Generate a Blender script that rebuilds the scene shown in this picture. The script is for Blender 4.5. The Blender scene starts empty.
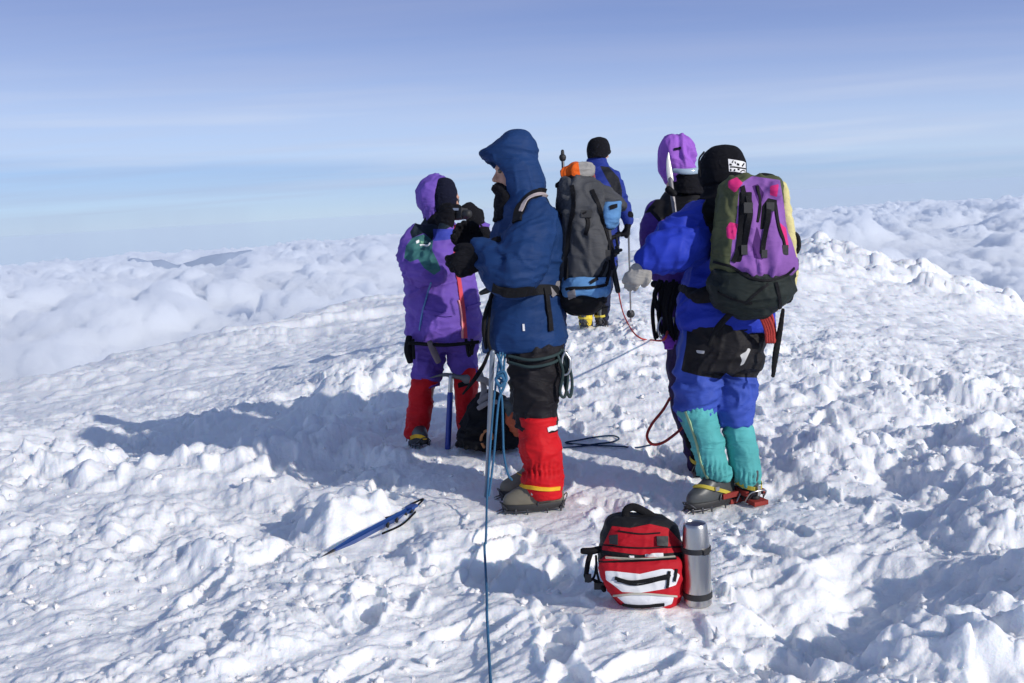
import bpy, math, random
import numpy as np
from mathutils import Vector, Matrix
from mathutils.bvhtree import BVHTree

rng = np.random.default_rng(7)
random.seed(7)
scene = bpy.context.scene
COL = scene.collection
rad = math.radians

# ------------------------------------------------------------------ camera
W, H, FPX = 1024.0, 683.0, 1024.0
EYE = np.array([0.0, 0.0, 1.5])
PITCH, ROLL = rad(7.45), rad(3.4)
F_ = np.array([0, math.cos(PITCH), -math.sin(PITCH)])
U0 = np.array([0, math.sin(PITCH), math.cos(PITCH)])
R0 = np.array([1.0, 0, 0])
R_ = R0 * math.cos(ROLL) - U0 * math.sin(ROLL)
U_ = R0 * math.sin(ROLL) + U0 * math.cos(ROLL)
cam = bpy.data.cameras.new('camera')
cam.sensor_width = 36.0
cam.lens = 36.0
cam.clip_start = 0.05
cam.clip_end = 60000
cam_o = bpy.data.objects.new('camera', cam)
COL.objects.link(cam_o)
M = Matrix.Identity(4)
for i in range(3):
    M[i][0] = R_[i]; M[i][1] = U_[i]; M[i][2] = -F_[i]; M[i][3] = EYE[i]
cam_o.matrix_world = M
scene.camera = cam_o

# ------------------------------------------------------------------ sky, sun, exposure
SUN_EL = rad(23)
SUN_AZ = np.array([0.77, -0.64])            # towards the sun, on the ground plane
SUN_AZ = SUN_AZ / np.linalg.norm(SUN_AZ)
SUN_DIR = np.array([SUN_AZ[0] * math.cos(SUN_EL), SUN_AZ[1] * math.cos(SUN_EL), math.sin(SUN_EL)])

world = bpy.data.worlds.new('World')
scene.world = world
world.use_nodes = True
nt = world.node_tree
nt.nodes.clear()
N = nt.nodes.new
out = N('ShaderNodeOutputWorld')
bg = N('ShaderNodeBackground')
sky = N('ShaderNodeTexSky')
sky.sky_type = 'NISHITA'
sky.sun_disc = False
sky.sun_elevation = SUN_EL
sky.sun_rotation = math.atan2(SUN_AZ[0], SUN_AZ[1])
sky.altitude = 5000
sky.air_density = 1.0
sky.dust_density = 0.3
sky.ozone_density = 3.0
bg.inputs['Strength'].default_value = 0.13
# thin streaks of high cirrus
tc = N('ShaderNodeTexCoord')
sep = N('ShaderNodeSeparateXYZ')
nt.links.new(tc.outputs['Generated'], sep.inputs[0])
mx = N('ShaderNodeMath'); mx.operation = 'MAXIMUM'; mx.inputs[1].default_value = 0.015
nt.links.new(sep.outputs['Z'], mx.inputs[0])
add = N('ShaderNodeMath'); add.operation = 'ADD'; add.inputs[1].default_value = 0.06
nt.links.new(mx.outputs[0], add.inputs[0])
dv = N('ShaderNodeVectorMath'); dv.operation = 'DIVIDE'
cmb = N('ShaderNodeCombineXYZ')
for k in range(3):
    nt.links.new(add.outputs[0], cmb.inputs[k])
nt.links.new(tc.outputs['Generated'], dv.inputs[0])
nt.links.new(cmb.outputs[0], dv.inputs[1])
mp = N('ShaderNodeMapping')
mp.inputs['Scale'].default_value = (0.35, 1.5, 0.0)
mp.inputs['Rotation'].default_value = (0, 0, rad(-6))
mp.inputs['Location'].default_value = (3.1, 0.7, 0)
nt.links.new(dv.outputs[0], mp.inputs['Vector'])
n1 = N('ShaderNodeTexNoise')
n1.inputs['Scale'].default_value = 0.75
n1.inputs['Detail'].default_value = 7
n1.inputs['Roughness'].default_value = 0.55
n1.inputs['Distortion'].default_value = 0.3
nt.links.new(mp.outputs[0], n1.inputs['Vector'])
rp = N('ShaderNodeValToRGB')
rp.color_ramp.elements[0].position = 0.38
rp.color_ramp.elements[1].position = 0.78
nt.links.new(n1.outputs['Fac'], rp.inputs['Fac'])
ml = N('ShaderNodeMath'); ml.operation = 'MULTIPLY'; ml.inputs[1].default_value = 0.7
nt.links.new(rp.outputs['Color'], ml.inputs[0])
mixc = N('ShaderNodeMix'); mixc.data_type = 'RGBA'
mixc.inputs[7].default_value = (4.3, 4.7, 5.7, 1)
nt.links.new(ml.outputs[0], mixc.inputs[0])
nt.links.new(sky.outputs['Color'], mixc.inputs[6])
# thin haze of the lower air: pale over the horizon, lilac blue higher up
hz = N('ShaderNodeMapRange'); hz.interpolation_type = 'SMOOTHSTEP'
hz.inputs[1].default_value = 0.10; hz.inputs[2].default_value = 0.75; hz.inputs[3].default_value = 0.8; hz.inputs[4].default_value = 0.0
nt.links.new(sep.outputs['Z'], hz.inputs[0])
tl = N('ShaderNodeMath'); tl.operation = 'MULTIPLY_ADD'; tl.inputs[1].default_value = 0.05      # the layers lie slightly aslant
nt.links.new(sep.outputs['X'], tl.inputs[0]); nt.links.new(sep.outputs['Z'], tl.inputs[2])
hc = N('ShaderNodeValToRGB'); e = hc.color_ramp.elements
e[0].position = 0.0; e[0].color = (0.37, 0.47, 0.66, 1)
e[1].position = 0.30; e[1].color = (0.15, 0.205, 0.46, 1)
for pos, c in ((0.014, (0.35, 0.46, 0.68)), (0.038, (0.32, 0.44, 0.69)), (0.050, (0.47, 0.565, 0.77)), (0.085, (0.44, 0.54, 0.78)), (0.13, (0.32, 0.41, 0.69)), (0.17, (0.24, 0.315, 0.60)), (0.20, (0.20, 0.27, 0.55))):
    k = hc.color_ramp.elements.new(pos); k.color = (*c, 1)
nt.links.new(tl.outputs[0], hc.inputs['Fac'])
hs = N('ShaderNodeVectorMath'); hs.operation = 'SCALE'; hs.inputs['Scale'].default_value = 6.9
nt.links.new(hc.outputs['Color'], hs.inputs[0])
mixh = N('ShaderNodeMix'); mixh.data_type = 'RGBA'
nt.links.new(hs.outputs[0], mixh.inputs[7])
nt.links.new(hz.outputs[0], mixh.inputs[0]); nt.links.new(mixc.outputs[2], mixh.inputs[6])
# long thin streaks low over the horizon
mp2 = N('ShaderNodeMapping'); mp2.inputs['Scale'].default_value = (1.6, 1.6, 34); mp2.inputs['Rotation'].default_value = (0, rad(-2.9), 0)
nt.links.new(tc.outputs['Generated'], mp2.inputs['Vector'])
n2 = N('ShaderNodeTexNoise'); n2.inputs['Scale'].default_value = 1.3; n2.inputs['Detail'].default_value = 5
nt.links.new(mp2.outputs[0], n2.inputs['Vector'])
rp2 = N('ShaderNodeValToRGB'); rp2.color_ramp.elements[0].position = 0.5; rp2.color_ramp.elements[1].position = 0.68
nt.links.new(n2.outputs['Fac'], rp2.inputs['Fac'])
bd = N('ShaderNodeValToRGB'); e = bd.color_ramp.elements
e[0].position = 0.0; e[0].color = (0, 0, 0, 1); e[1].position = 0.05; e[1].color = (0.5, 0.5, 0.5, 1)
e2 = bd.color_ramp.elements.new(0.14); e2.color = (0, 0, 0, 1)
nt.links.new(tl.outputs[0], bd.inputs['Fac'])
m2 = N('ShaderNodeMath'); m2.operation = 'MULTIPLY'
nt.links.new(rp2.outputs['Color'], m2.inputs[0]); nt.links.new(bd.outputs['Color'], m2.inputs[1])
mixs = N('ShaderNodeMix'); mixs.data_type = 'RGBA'; mixs.inputs[7].default_value = (4.5, 4.9, 5.8, 1)
nt.links.new(m2.outputs[0], mixs.inputs[0]); nt.links.new(mixh.outputs[2], mixs.inputs[6])
nt.links.new(mixs.outputs[2], bg.inputs['Color'])
nt.links.new(bg.outputs[0], out.inputs['Surface'])

sun = bpy.data.lights.new('sun', 'SUN')
sun.energy = 3.0
sun.angle = rad(0.5)
sun.color = (1.0, 0.95, 0.87)
sun_o = bpy.data.objects.new('sun', sun)
sun_o.rotation_euler = Vector(tuple(-SUN_DIR)).to_track_quat('-Z', 'Y').to_euler()
sun_o.location = (20, -20, 20)
COL.objects.link(sun_o)

scene.view_settings.view_transform = 'Standard'
scene.view_settings.look = 'None'
scene.view_settings.exposure = 0.24
scene.view_settings.gamma = 1.0
scene.view_settings.use_curve_mapping = False
scene.cycles.max_bounces = 32
scene.cycles.diffuse_bounces = 4
scene.cycles.volume_bounces = 30

# ------------------------------------------------------------------ projection helpers
def at(px, py, d):
    """world point seen at pixel (px, py), d metres along the view axis"""
    px = np.asarray(px, float); py = np.asarray(py, float); d = np.asarray(d, float)
    a = (px - W / 2) / FPX * d
    b = (H / 2 - py) / FPX * d
    return EYE + a[..., None] * R_ + b[..., None] * U_ + d[..., None] * F_

def proj(P):
    P = np.asarray(P, float) - EYE
    d = P @ F_
    return W / 2 + FPX * (P @ R_) / d, H / 2 - FPX * (P @ U_) / d, d

# ------------------------------------------------------------------ noise
def _u32(a):
    return np.asarray(a).astype(np.int32).view(np.uint32) if np.asarray(a).dtype != np.uint32 else a

def _hash(ix, iy, iz, seed):
    with np.errstate(over='ignore'):
        h = _u32(ix) * np.uint32(374761393) + _u32(iy) * np.uint32(668265263)
        h = h + np.uint32((int(iz) * 2147483647 + seed * 974634777) & 0xFFFFFFFF) if np.isscalar(iz) else \
            h + _u32(iz) * np.uint32(2147483647) + np.uint32((seed * 974634777) & 0xFFFFFFFF)
        h = (h ^ (h >> np.uint32(13))) * np.uint32(1274126177)
        h = (h ^ (h >> np.uint32(16))) * np.uint32(2246822519)
        h = h ^ (h >> np.uint32(15))
    return (h & np.uint32(0xFFFFFF)).astype(np.float32) * np.float32(1 / 0xFFFFFF)

def noise2(x, y, seed=0):
    x0 = np.floor(x); y0 = np.floor(y)
    fx = (x - x0).astype(np.float32); fy = (y - y0).astype(np.float32)
    u = fx * fx * fx * (fx * (fx * 6 - 15) + 10); v = fy * fy * fy * (fy * (fy * 6 - 15) + 10)
    def g(dx, dy):
        a = _hash(x0 + dx, y0 + dy, 0, seed) * np.float32(2 * math.pi)
        return np.cos(a) * (fx - dx) + np.sin(a) * (fy - dy)
    a = g(0, 0); b = g(1, 0); c = g(0, 1); d = g(1, 1)
    return (a + u * (b - a) + v * (c - a + u * (a - b - c + d))) * 1.5

def noise3(p, seed=0):
    x, y, z = p[:, 0], p[:, 1], p[:, 2]
    x0 = np.floor(x); y0 = np.floor(y); z0 = np.floor(z)
    fx = x - x0; fy = y - y0; fz = z - z0
    sm = lambda t: t * t * (3 - 2 * t)
    u, v, w = sm(fx), sm(fy), sm(fz)
    r = 0
    for dx in (0, 1):
        for dy in (0, 1):
            for dz in (0, 1):
                h = _hash(x0 + dx, y0 + dy, z0 + dz, seed)
                r = r + h * (u if dx else 1 - u) * (v if dy else 1 - v) * (w if dz else 1 - w)
    return r * 2 - 1

def fbm2(x, y, octv, seed=0, gain=0.5):
    r = 0; a = 1.0; s = 1.0
    for o in range(octv):
        r = r + a * noise2(x * s, y * s, seed + o * 17)
        a *= gain; s *= 2.03
    return r

def domes(x, y, s, seed, prob=0.5, rmin=0.35, rmax=0.75):
    """scattered half-round lumps: height in units of s"""
    X = x / s; Y = y / s
    gx = np.floor(X); gy = np.floor(Y)
    fx = (X - gx).astype(np.float32); fy = (Y - gy).astype(np.float32)
    best = np.zeros(x.shape, np.float32)
    for dx in (-1, 0, 1):
        for dy in (-1, 0, 1):
            cx = gx + dx; cy = gy + dy
            hp = _hash(cx, cy, 3, seed)
            rr = rmin + (rmax - rmin) * np.mod(hp * np.float32(37.77), np.float32(1))
            hx = _hash(cx, cy, 0, seed); hy = np.mod(hx * np.float32(913.31), np.float32(1))
            d2 = ((fx - dx - hx) ** 2 + (fy - dy - hy) ** 2) / (rr * rr)
            hgt = np.where(hp < prob, rr * np.sqrt(np.clip(1 - d2, 0, 1)), 0)
            best = np.maximum(best, hgt)
    return best

def sstep(a, b, x):
    t = np.clip((x - a) / (b - a), 0, 1)
    return t * t * (3 - 2 * t)

# ------------------------------------------------------------------ object helpers
OFF = {}
def link_mesh(name, verts, faces, mats, parent=None, smooth=True, base=None):
    verts = np.asarray(verts, float)
    if parent is not None:
        off = OFF[parent]
    else:
        if base is None:
            c = verts.mean(0); base = np.array([c[0], c[1], verts[:, 2].min()])
        off = np.asarray(base, float)
    me = bpy.data.meshes.new(name)
    me.from_pydata([tuple(v) for v in (verts - off)], [], [tuple(int(i) for i in f) for f in faces])
    me.update()
    if smooth:
        me.polygons.foreach_set('use_smooth', [True] * len(me.polygons))
    o = bpy.data.objects.new(name, me)
    for m in (mats if isinstance(mats, (list, tuple)) else [mats]):
        me.materials.append(m)
    COL.objects.link(o)
    if parent is not None:
        o.parent = parent
    else:
        o.location = off
    OFF[o] = off
    return o

def grid_mesh(name, P, mats, base=(0, 0, 0), wrap=False):
    """P: rows x cols x 3"""
    nr, nc = P.shape[:2]
    me = bpy.data.meshes.new(name)
    co = (P.reshape(-1, 3) - np.asarray(base, float)).astype(np.float32)
    i = np.arange(nr - 1)[:, None]; j = np.arange(nc if wrap else nc - 1)[None, :]
    j2 = (j + 1) % nc
    q = np.stack([i * nc + j, i * nc + j2, (i + 1) * nc + j2, (i + 1) * nc + j], -1).reshape(-1, 4).astype(np.int32)
    me.vertices.add(len(co)); me.vertices.foreach_set('co', co.ravel())
    me.loops.add(q.size); me.loops.foreach_set('vertex_index', q.ravel())
    me.polygons.add(len(q))
    me.polygons.foreach_set('loop_start', np.arange(0, q.size, 4, dtype=np.int32))
    me.polygons.foreach_set('loop_total', np.full(len(q), 4, np.int32))
    me.polygons.foreach_set('use_smooth', np.ones(len(q), bool))
    me.update(calc_edges=True)
    me.validate()
    me.materials.append(mats)
    o = bpy.data.objects.new(name, me)
    o.location = base
    COL.objects.link(o)
    OFF[o] = np.asarray(base, float)
    return o

def empty(name, loc):
    o = bpy.data.objects.new(name, None)
    o.location = loc
    o.empty_display_size = 0.1
    COL.objects.link(o)
    OFF[o] = np.asarray(loc, float)
    return o

def tag(o, label=None, cat=None, group=None, kind=None):
    if label: o['label'] = label
    if cat: o['category'] = cat
    if group: o['group'] = group
    if kind: o['kind'] = kind
    return o

# ------------------------------------------------------------------ shapes: (verts, faces) in world space
def merge(shapes):
    V = []; Fc = []; n = 0
    for v, f in shapes:
        V.append(np.asarray(v, float)); Fc += [tuple(i + n for i in q) for q in f]; n += len(v)
    return np.concatenate(V), Fc

def loft(rings, cap=True):
    n = len(rings[0]); V = np.concatenate(rings); Fc = []
    for r in range(len(rings) - 1):
        a = r * n; b = a + n
        for k in range(n):
            k2 = (k + 1) % n
            Fc.append((a + k, a + k2, b + k2, b + k))
    if cap:
        c0 = len(V); V = np.concatenate([V, rings[0].mean(0)[None], rings[-1].mean(0)[None]])
        e = (len(rings) - 1) * n
        for k in range(n):
            k2 = (k + 1) % n
            Fc.append((c0, k2, k)); Fc.append((c0 + 1, e + k, e + k2))
    return V, Fc

def superell(n, p):
    t = np.linspace(0, 2 * math.pi, n, endpoint=False)
    c, s = np.cos(t), np.sin(t)
    return np.sign(c) * np.abs(c) ** (2 / p), np.sign(s) * np.abs(s) ** (2 / p)

def catmull(P, per=6):
    P = np.asarray(P, float)
    if len(P) < 3:
        t = np.linspace(0, 1, per + 1)[:, None]
        return P[0] * (1 - t) + P[-1] * t
    Q = np.vstack([2 * P[0] - P[1], P, 2 * P[-1] - P[-2]])
    outp = []
    for i in range(1, len(Q) - 2):
        p0, p1, p2, p3 = Q[i - 1], Q[i], Q[i + 1], Q[i + 2]
        for k in range(per):
            t = k / per
            outp.append(0.5 * ((2 * p1) + (-p0 + p2) * t + (2 * p0 - 5 * p1 + 4 * p2 - p3) * t * t
                               + (-p0 + 3 * p1 - 3 * p2 + p3) * t ** 3))
    outp.append(Q[-2])
    return np.array(outp)

def tube_w(pts, radii, n=14, aspect=1.0, ref=None, round_caps=True, per=6, fold=0.0, seed=0):
    """tapered tube through world points; radii per point; aspect = depth radius / width radius"""
    pts = np.asarray(pts, float); radii = np.asarray(radii, float)
    asp = np.broadcast_to(np.asarray(aspect, float), radii.shape)
    full = np.column_stack([pts, radii, asp])
    c = catmull(full, per)
    P, r, a = c[:, :3], np.maximum(c[:, 3], 1e-4), c[:, 4]
    T = np.gradient(P, axis=0)
    T /= np.linalg.norm(T, axis=1)[:, None] + 1e-12
    ref = np.asarray(F_ if ref is None else ref, float)
    rings = []
    prev = None
    th = np.linspace(0, 2 * math.pi, n, endpoint=False)
    for k in range(len(P)):
        A = np.cross(T[k], ref)
        if np.linalg.norm(A) < 0.25:
            A = prev if prev is not None else np.cross(T[k], U_)
        A = A - T[k] * (A @ T[k]); A /= np.linalg.norm(A) + 1e-12
        if prev is not None and A @ prev < 0:
            A = -A
        prev = A
        B = np.cross(T[k], A)
        rr = r[k]
        if fold:
            ph = k / per
            rr = rr * (1 + fold * np.sin(ph * 5.1 + seed + 1.3 * np.sin(th * 2 + seed)) * np.cos(th * 1 + seed * 1.7 + ph))
        else:
            rr = np.full(n, rr)
        rings.append(P[k] + (np.cos(th) * rr)[:, None] * A + (np.sin(th) * rr * a[k])[:, None] * B)
    if round_caps:
        def capr(R, c0, t, rr):
            return [c0 + (R - c0) * s + t * rr * q for s, q in ((0.55, 0.8), (0.87, 0.48))]
        s0 = capr(rings[0], P[0], -T[0], r[0])
        s1 = capr(rings[-1], P[-1], T[-1], r[-1])
        rings = s0 + rings + [s1[1], s1[0]]
    return loft(rings)

class Fig:
    """lengths given in picture pixels at depth D, so real size = px * D / FPX"""
    def __init__(s, D): s.D = D; s.k = D / FPX
    def p(s, px, py, dz=0.0): return at(px, py, s.D + np.asarray(dz, float) * s.k)
    def tube(s, path, aspect=1.0, **kw):
        path = np.asarray(path, float)
        P = np.array([s.p(a[0], a[1], a[2]) for a in path])
        return tube_w(P, path[:, 3] * s.k, aspect=aspect, **kw)
    def slab(s, rows, n=2.0, dz=0.0, seg=28, per=5):
        """rows: (y, x_left, x_right, half depth[, dz])"""
        R = np.array([list(r) + [0.0] * (5 - len(r)) for r in rows], float)
        c = catmull(R, per)
        cx, sx = superell(seg, n)
        rings = []
        for y, xl, xr, hd, z in c:
            hw = max((xr - xl) / 2, 0.5); hd = max(hd, 0.5)
            o = s.p((xl + xr) / 2, y, dz + z)
            rings.append(o + (cx * hw * s.k)[:, None] * R_ + (sx * hd * s.k)[:, None] * F_)
        return loft(rings)
    def ell(s, px, py, dz, rx, ry, rz, n=2.0):
        rows = []
        for t in np.linspace(-math.pi / 2, math.pi / 2, 11):
            c = max(math.cos(t), 0.02)
            rows.append((py - ry * math.sin(t), px - rx * c, px + rx * c, rz * c, dz))
        return s.slab(rows, n=n, per=1)

def evaluated(o):
    dg = bpy.context.evaluated_depsgraph_get()
    dg.update()
    return bpy.data.meshes.new_from_object(o.evaluated_get(dg))

def raw_obj(name, shape):
    me = bpy.data.meshes.new(name)
    me.from_pydata([tuple(v) for v in shape[0]], [], [tuple(int(i) for i in f) for f in shape[1]])
    me.update()
    o = bpy.data.objects.new(name, me)
    COL.objects.link(o)
    return o

def mesh_arrays(me):
    v = np.empty(len(me.vertices) * 3); me.vertices.foreach_get('co', v)
    n = np.empty(len(me.vertices) * 3); me.vertices.foreach_get('normal', n)
    return v.reshape(-1, 3), n.reshape(-1, 3)

TREES = {}
def blend(name, shapes, mat, parent=None, voxel=0.01, smooth=4, wrinkle=0.0, wfreq=9.0, cut=None, masks=None,
          seed=1, base=None, extra=None, stretch=(0.75, 0.75, 1.9)):
    """fuse overlapping solids into ONE continuous surface, then add cloth folds"""
    tmp = raw_obj('tmp', merge(shapes))
    cutters = []
    m = tmp.modifiers.new('r', 'REMESH'); m.mode = 'VOXEL'; m.voxel_size = voxel
    if cut:
        for c in cut:
            co = raw_obj('tmp', c); cutters.append(co)
            b = tmp.modifiers.new('b', 'BOOLEAN'); b.operation = 'DIFFERENCE'; b.object = co; b.solver = 'EXACT'
        m = tmp.modifiers.new('r2', 'REMESH'); m.mode = 'VOXEL'; m.voxel_size = voxel
    if smooth:
        sm = tmp.modifiers.new('s', 'SMOOTH'); sm.factor = 0.5; sm.iterations = smooth
    me = evaluated(tmp)
    for o in [tmp] + cutters:
        d = o.data; bpy.data.objects.remove(o); bpy.data.meshes.remove(d)
    v, nrm = mesh_arrays(me)
    if wrinkle:
        q = v * np.array(stretch) * wfreq
        wq = np.stack([noise3(q * 0.45, seed + 40), noise3(q * 0.45, seed + 41), noise3(q * 0.45, seed + 42)], 1)
        a = 1 - np.abs(noise3(q * 0.7 + wq * 1.3, seed)) * 2.4
        b = 1 - np.abs(noise3(q * 1.5 + wq * 2.0, seed + 5)) * 2.4
        g = 0.55 + 0.45 * noise3(v * wfreq * 0.35, seed + 9)          # folds gather in places
        c_ = np.clip(1 - np.abs(noise3(v * np.array((1.3, 1.3, 0.9)) * wfreq * 1.1 + wq, seed + 15)) * 3.2, 0, 1) ** 1.5
        v = v + nrm * (wrinkle * (0.9 * a + 0.45 * b + 0.8 * c_ - 0.6) * (0.45 + g))[:, None]
    if extra is not None:
        px, py, d = proj(v)
        v = v + nrm * np.asarray(extra(px, py))[:, None]
    fc = [tuple(p.vertices) for p in me.polygons]
    bpy.data.meshes.remove(me)
    o = link_mesh(name, v, fc, mat, parent, base=base)
    if masks:
        px, py, d = proj(v)
        for key, fn in masks.items():
            at_ = o.data.attributes.new(key, 'FLOAT', 'POINT')
            at_.data.foreach_set('value', np.asarray(fn(px, py, d), np.float32))
    TREES[o] = BVHTree.FromPolygons([Vector(x) for x in v], fc)
    return o

def solid(name, shapes, mat, parent=None, smooth=True, base=None):
    v, f = merge(shapes)
    o = link_mesh(name, v, f, mat, parent, smooth, base)
    if smooth: o.data.set_sharp_from_angle(angle=rad(48))
    TREES[o] = BVHTree.FromPolygons([Vector(x) for x in v], f)
    return o

def each(name, shapes, mat, parent=None, smooth=True):
    return [solid(name, [x], mat, parent, smooth) for x in shapes]

def hit(targets, px, py, default=None):
    o = Vector(EYE); d = Vector(at(px, py, 1.0) - EYE).normalized()
    best = None
    for t in targets:
        loc, nr, idx, dist = TREES[t].ray_cast(o, d)
        if loc is not None and (best is None or dist < best[2]):
            best = (np.array(loc), np.array(nr), dist)
    if best is None:
        return None
    n = best[1]
    if n @ np.array(d) > 0: n = -n
    return best[0], n

def ribbon(targets, pts, width, thick=0.004, lift=0.003, step=3.0):
    """webbing laid over the surface of the targets along picture points; width in metres"""
    pts = np.asarray(pts, float)
    c = catmull(pts, 8) if len(pts) > 2 else np.array([pts[0] + (pts[1] - pts[0]) * t for t in np.linspace(0, 1, 9)])
    L = [];
    for x, y in c[:, :2]:
        h = hit(targets, x, y)
        if h is not None: L.append(h)
    if len(L) < 2: return np.zeros((3, 3)), [(0, 1, 2)]
    P = np.array([a[0] for a in L]); Nn = np.array([a[1] for a in L])
    if len(P) > 4:
        for _ in range(2):
            P[1:-1] = 0.25 * P[:-2] + 0.5 * P[1:-1] + 0.25 * P[2:]
            Nn[1:-1] = 0.25 * Nn[:-2] + 0.5 * Nn[1:-1] + 0.25 * Nn[2:]
    Nn /= np.linalg.norm(Nn, axis=1)[:, None]
    T = np.gradient(P, axis=0); T /= np.linalg.norm(T, axis=1)[:, None] + 1e-12
    S = np.cross(T, Nn); S /= np.linalg.norm(S, axis=1)[:, None] + 1e-12
    wv = np.broadcast_to(np.asarray(width), (len(P),))[:, None]
    rings = []
    for k in range(len(P)):
        a = P[k] + Nn[k] * (lift + thick); b = P[k] - Nn[k] * 0.004
        s = S[k] * wv[k] / 2
        rings.append(np.array([a + s, a - s, b - s, b + s]))
    return loft(rings)

def patch(targets, poly, thick=0.003, res=1.2, lift=0.002):
    """thin panel following the surface of the targets inside a picture polygon"""
    poly = np.asarray(poly, float)
    x0, y0 = poly.min(0); x1, y1 = poly.max(0)
    nx = max(3, int((x1 - x0) / res)); ny = max(3, int((y1 - y0) / res))
    # map unit square on the polygon: row-wise clipping
    V = []; ok = True
    ys = np.linspace(y0 + 0.02, y1 - 0.02, ny + 1)
    for y in ys:
        xs = []
        for k in range(len(poly)):
            a, b = poly[k], poly[(k + 1) % len(poly)]
            if (a[1] - y) * (b[1] - y) < 0:
                xs.append(a[0] + (b[0] - a[0]) * (y - a[1]) / (b[1] - a[1]))
        if len(xs) < 2: xs = [x0, x1]
        for x in np.linspace(min(xs), max(xs), nx + 1):
            V.append((x, y))
    top = []; bot = []; last = None
    for x, y in V:
        h = hit(targets, x, y)
        if h is None:
            h = last
            if h is None: h = (at(x, y, 5.0), -F_)
        last = h
        top.append(h[0] + h[1] * (lift + thick)); bot.append(h[0] - h[1] * 0.003)
    n = len(V); Fc = []
    for j in range(ny):
        for i in range(nx):
            a = j * (nx + 1) + i
            q = (a, a + 1, a + nx + 2, a + nx + 1)
            Fc.append(q); Fc.append(tuple(reversed([k + n for k in q])))
    edge = [i for i in range(nx + 1)] + [(j + 1) * (nx + 1) + nx for j in range(ny)] \
        + [ny * (nx + 1) + i for i in range(nx - 1, -1, -1)] + [j * (nx + 1) for j in range(ny - 1, 0, -1)]
    for k in range(len(edge)):
        a, b = edge[k], edge[(k + 1) % len(edge)]
        Fc.append((b, a, a + n, b + n))
    return np.array(top + bot), Fc

def box_w(c, ax, half):
    ax = np.asarray(ax, float)
    V = [c + ax[0] * half[0] * i + ax[1] * half[1] * j + ax[2] * half[2] * k
         for i in (-1, 1) for j in (-1, 1) for k in (-1, 1)]
    return np.array(V), [(0, 1, 3, 2), (4, 6, 7, 5), (0, 4, 5, 1), (2, 3, 7, 6), (0, 2, 6, 4), (1, 5, 7, 3)]

def sphere_w(c, r, ax=None, n=12):
    ax = np.eye(3) if ax is None else np.asarray(ax, float)
    r = np.broadcast_to(np.asarray(r, float), (3,))
    rings = []
    for t in np.linspace(-math.pi / 2, math.pi / 2, n)[1:-1]:
        th = np.linspace(0, 2 * math.pi, n + 4, endpoint=False)
        rings.append(c + (np.cos(th) * math.cos(t) * r[0])[:, None] * ax[0] + (np.sin(th) * math.cos(t) * r[1])[:, None] * ax[1]
                     + math.sin(t) * r[2] * ax[2])
    return loft(rings)

def wire(pts, r, per=8, n=8):
    return tube_w(pts, [r] * len(pts), n=n, per=per, round_caps=False)

# ------------------------------------------------------------------ materials
def new_mat(name):
    m = bpy.data.materials.new(name); m.use_nodes = True
    t = m.node_tree
    return m, t, t.nodes['Principled BSDF']

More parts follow.
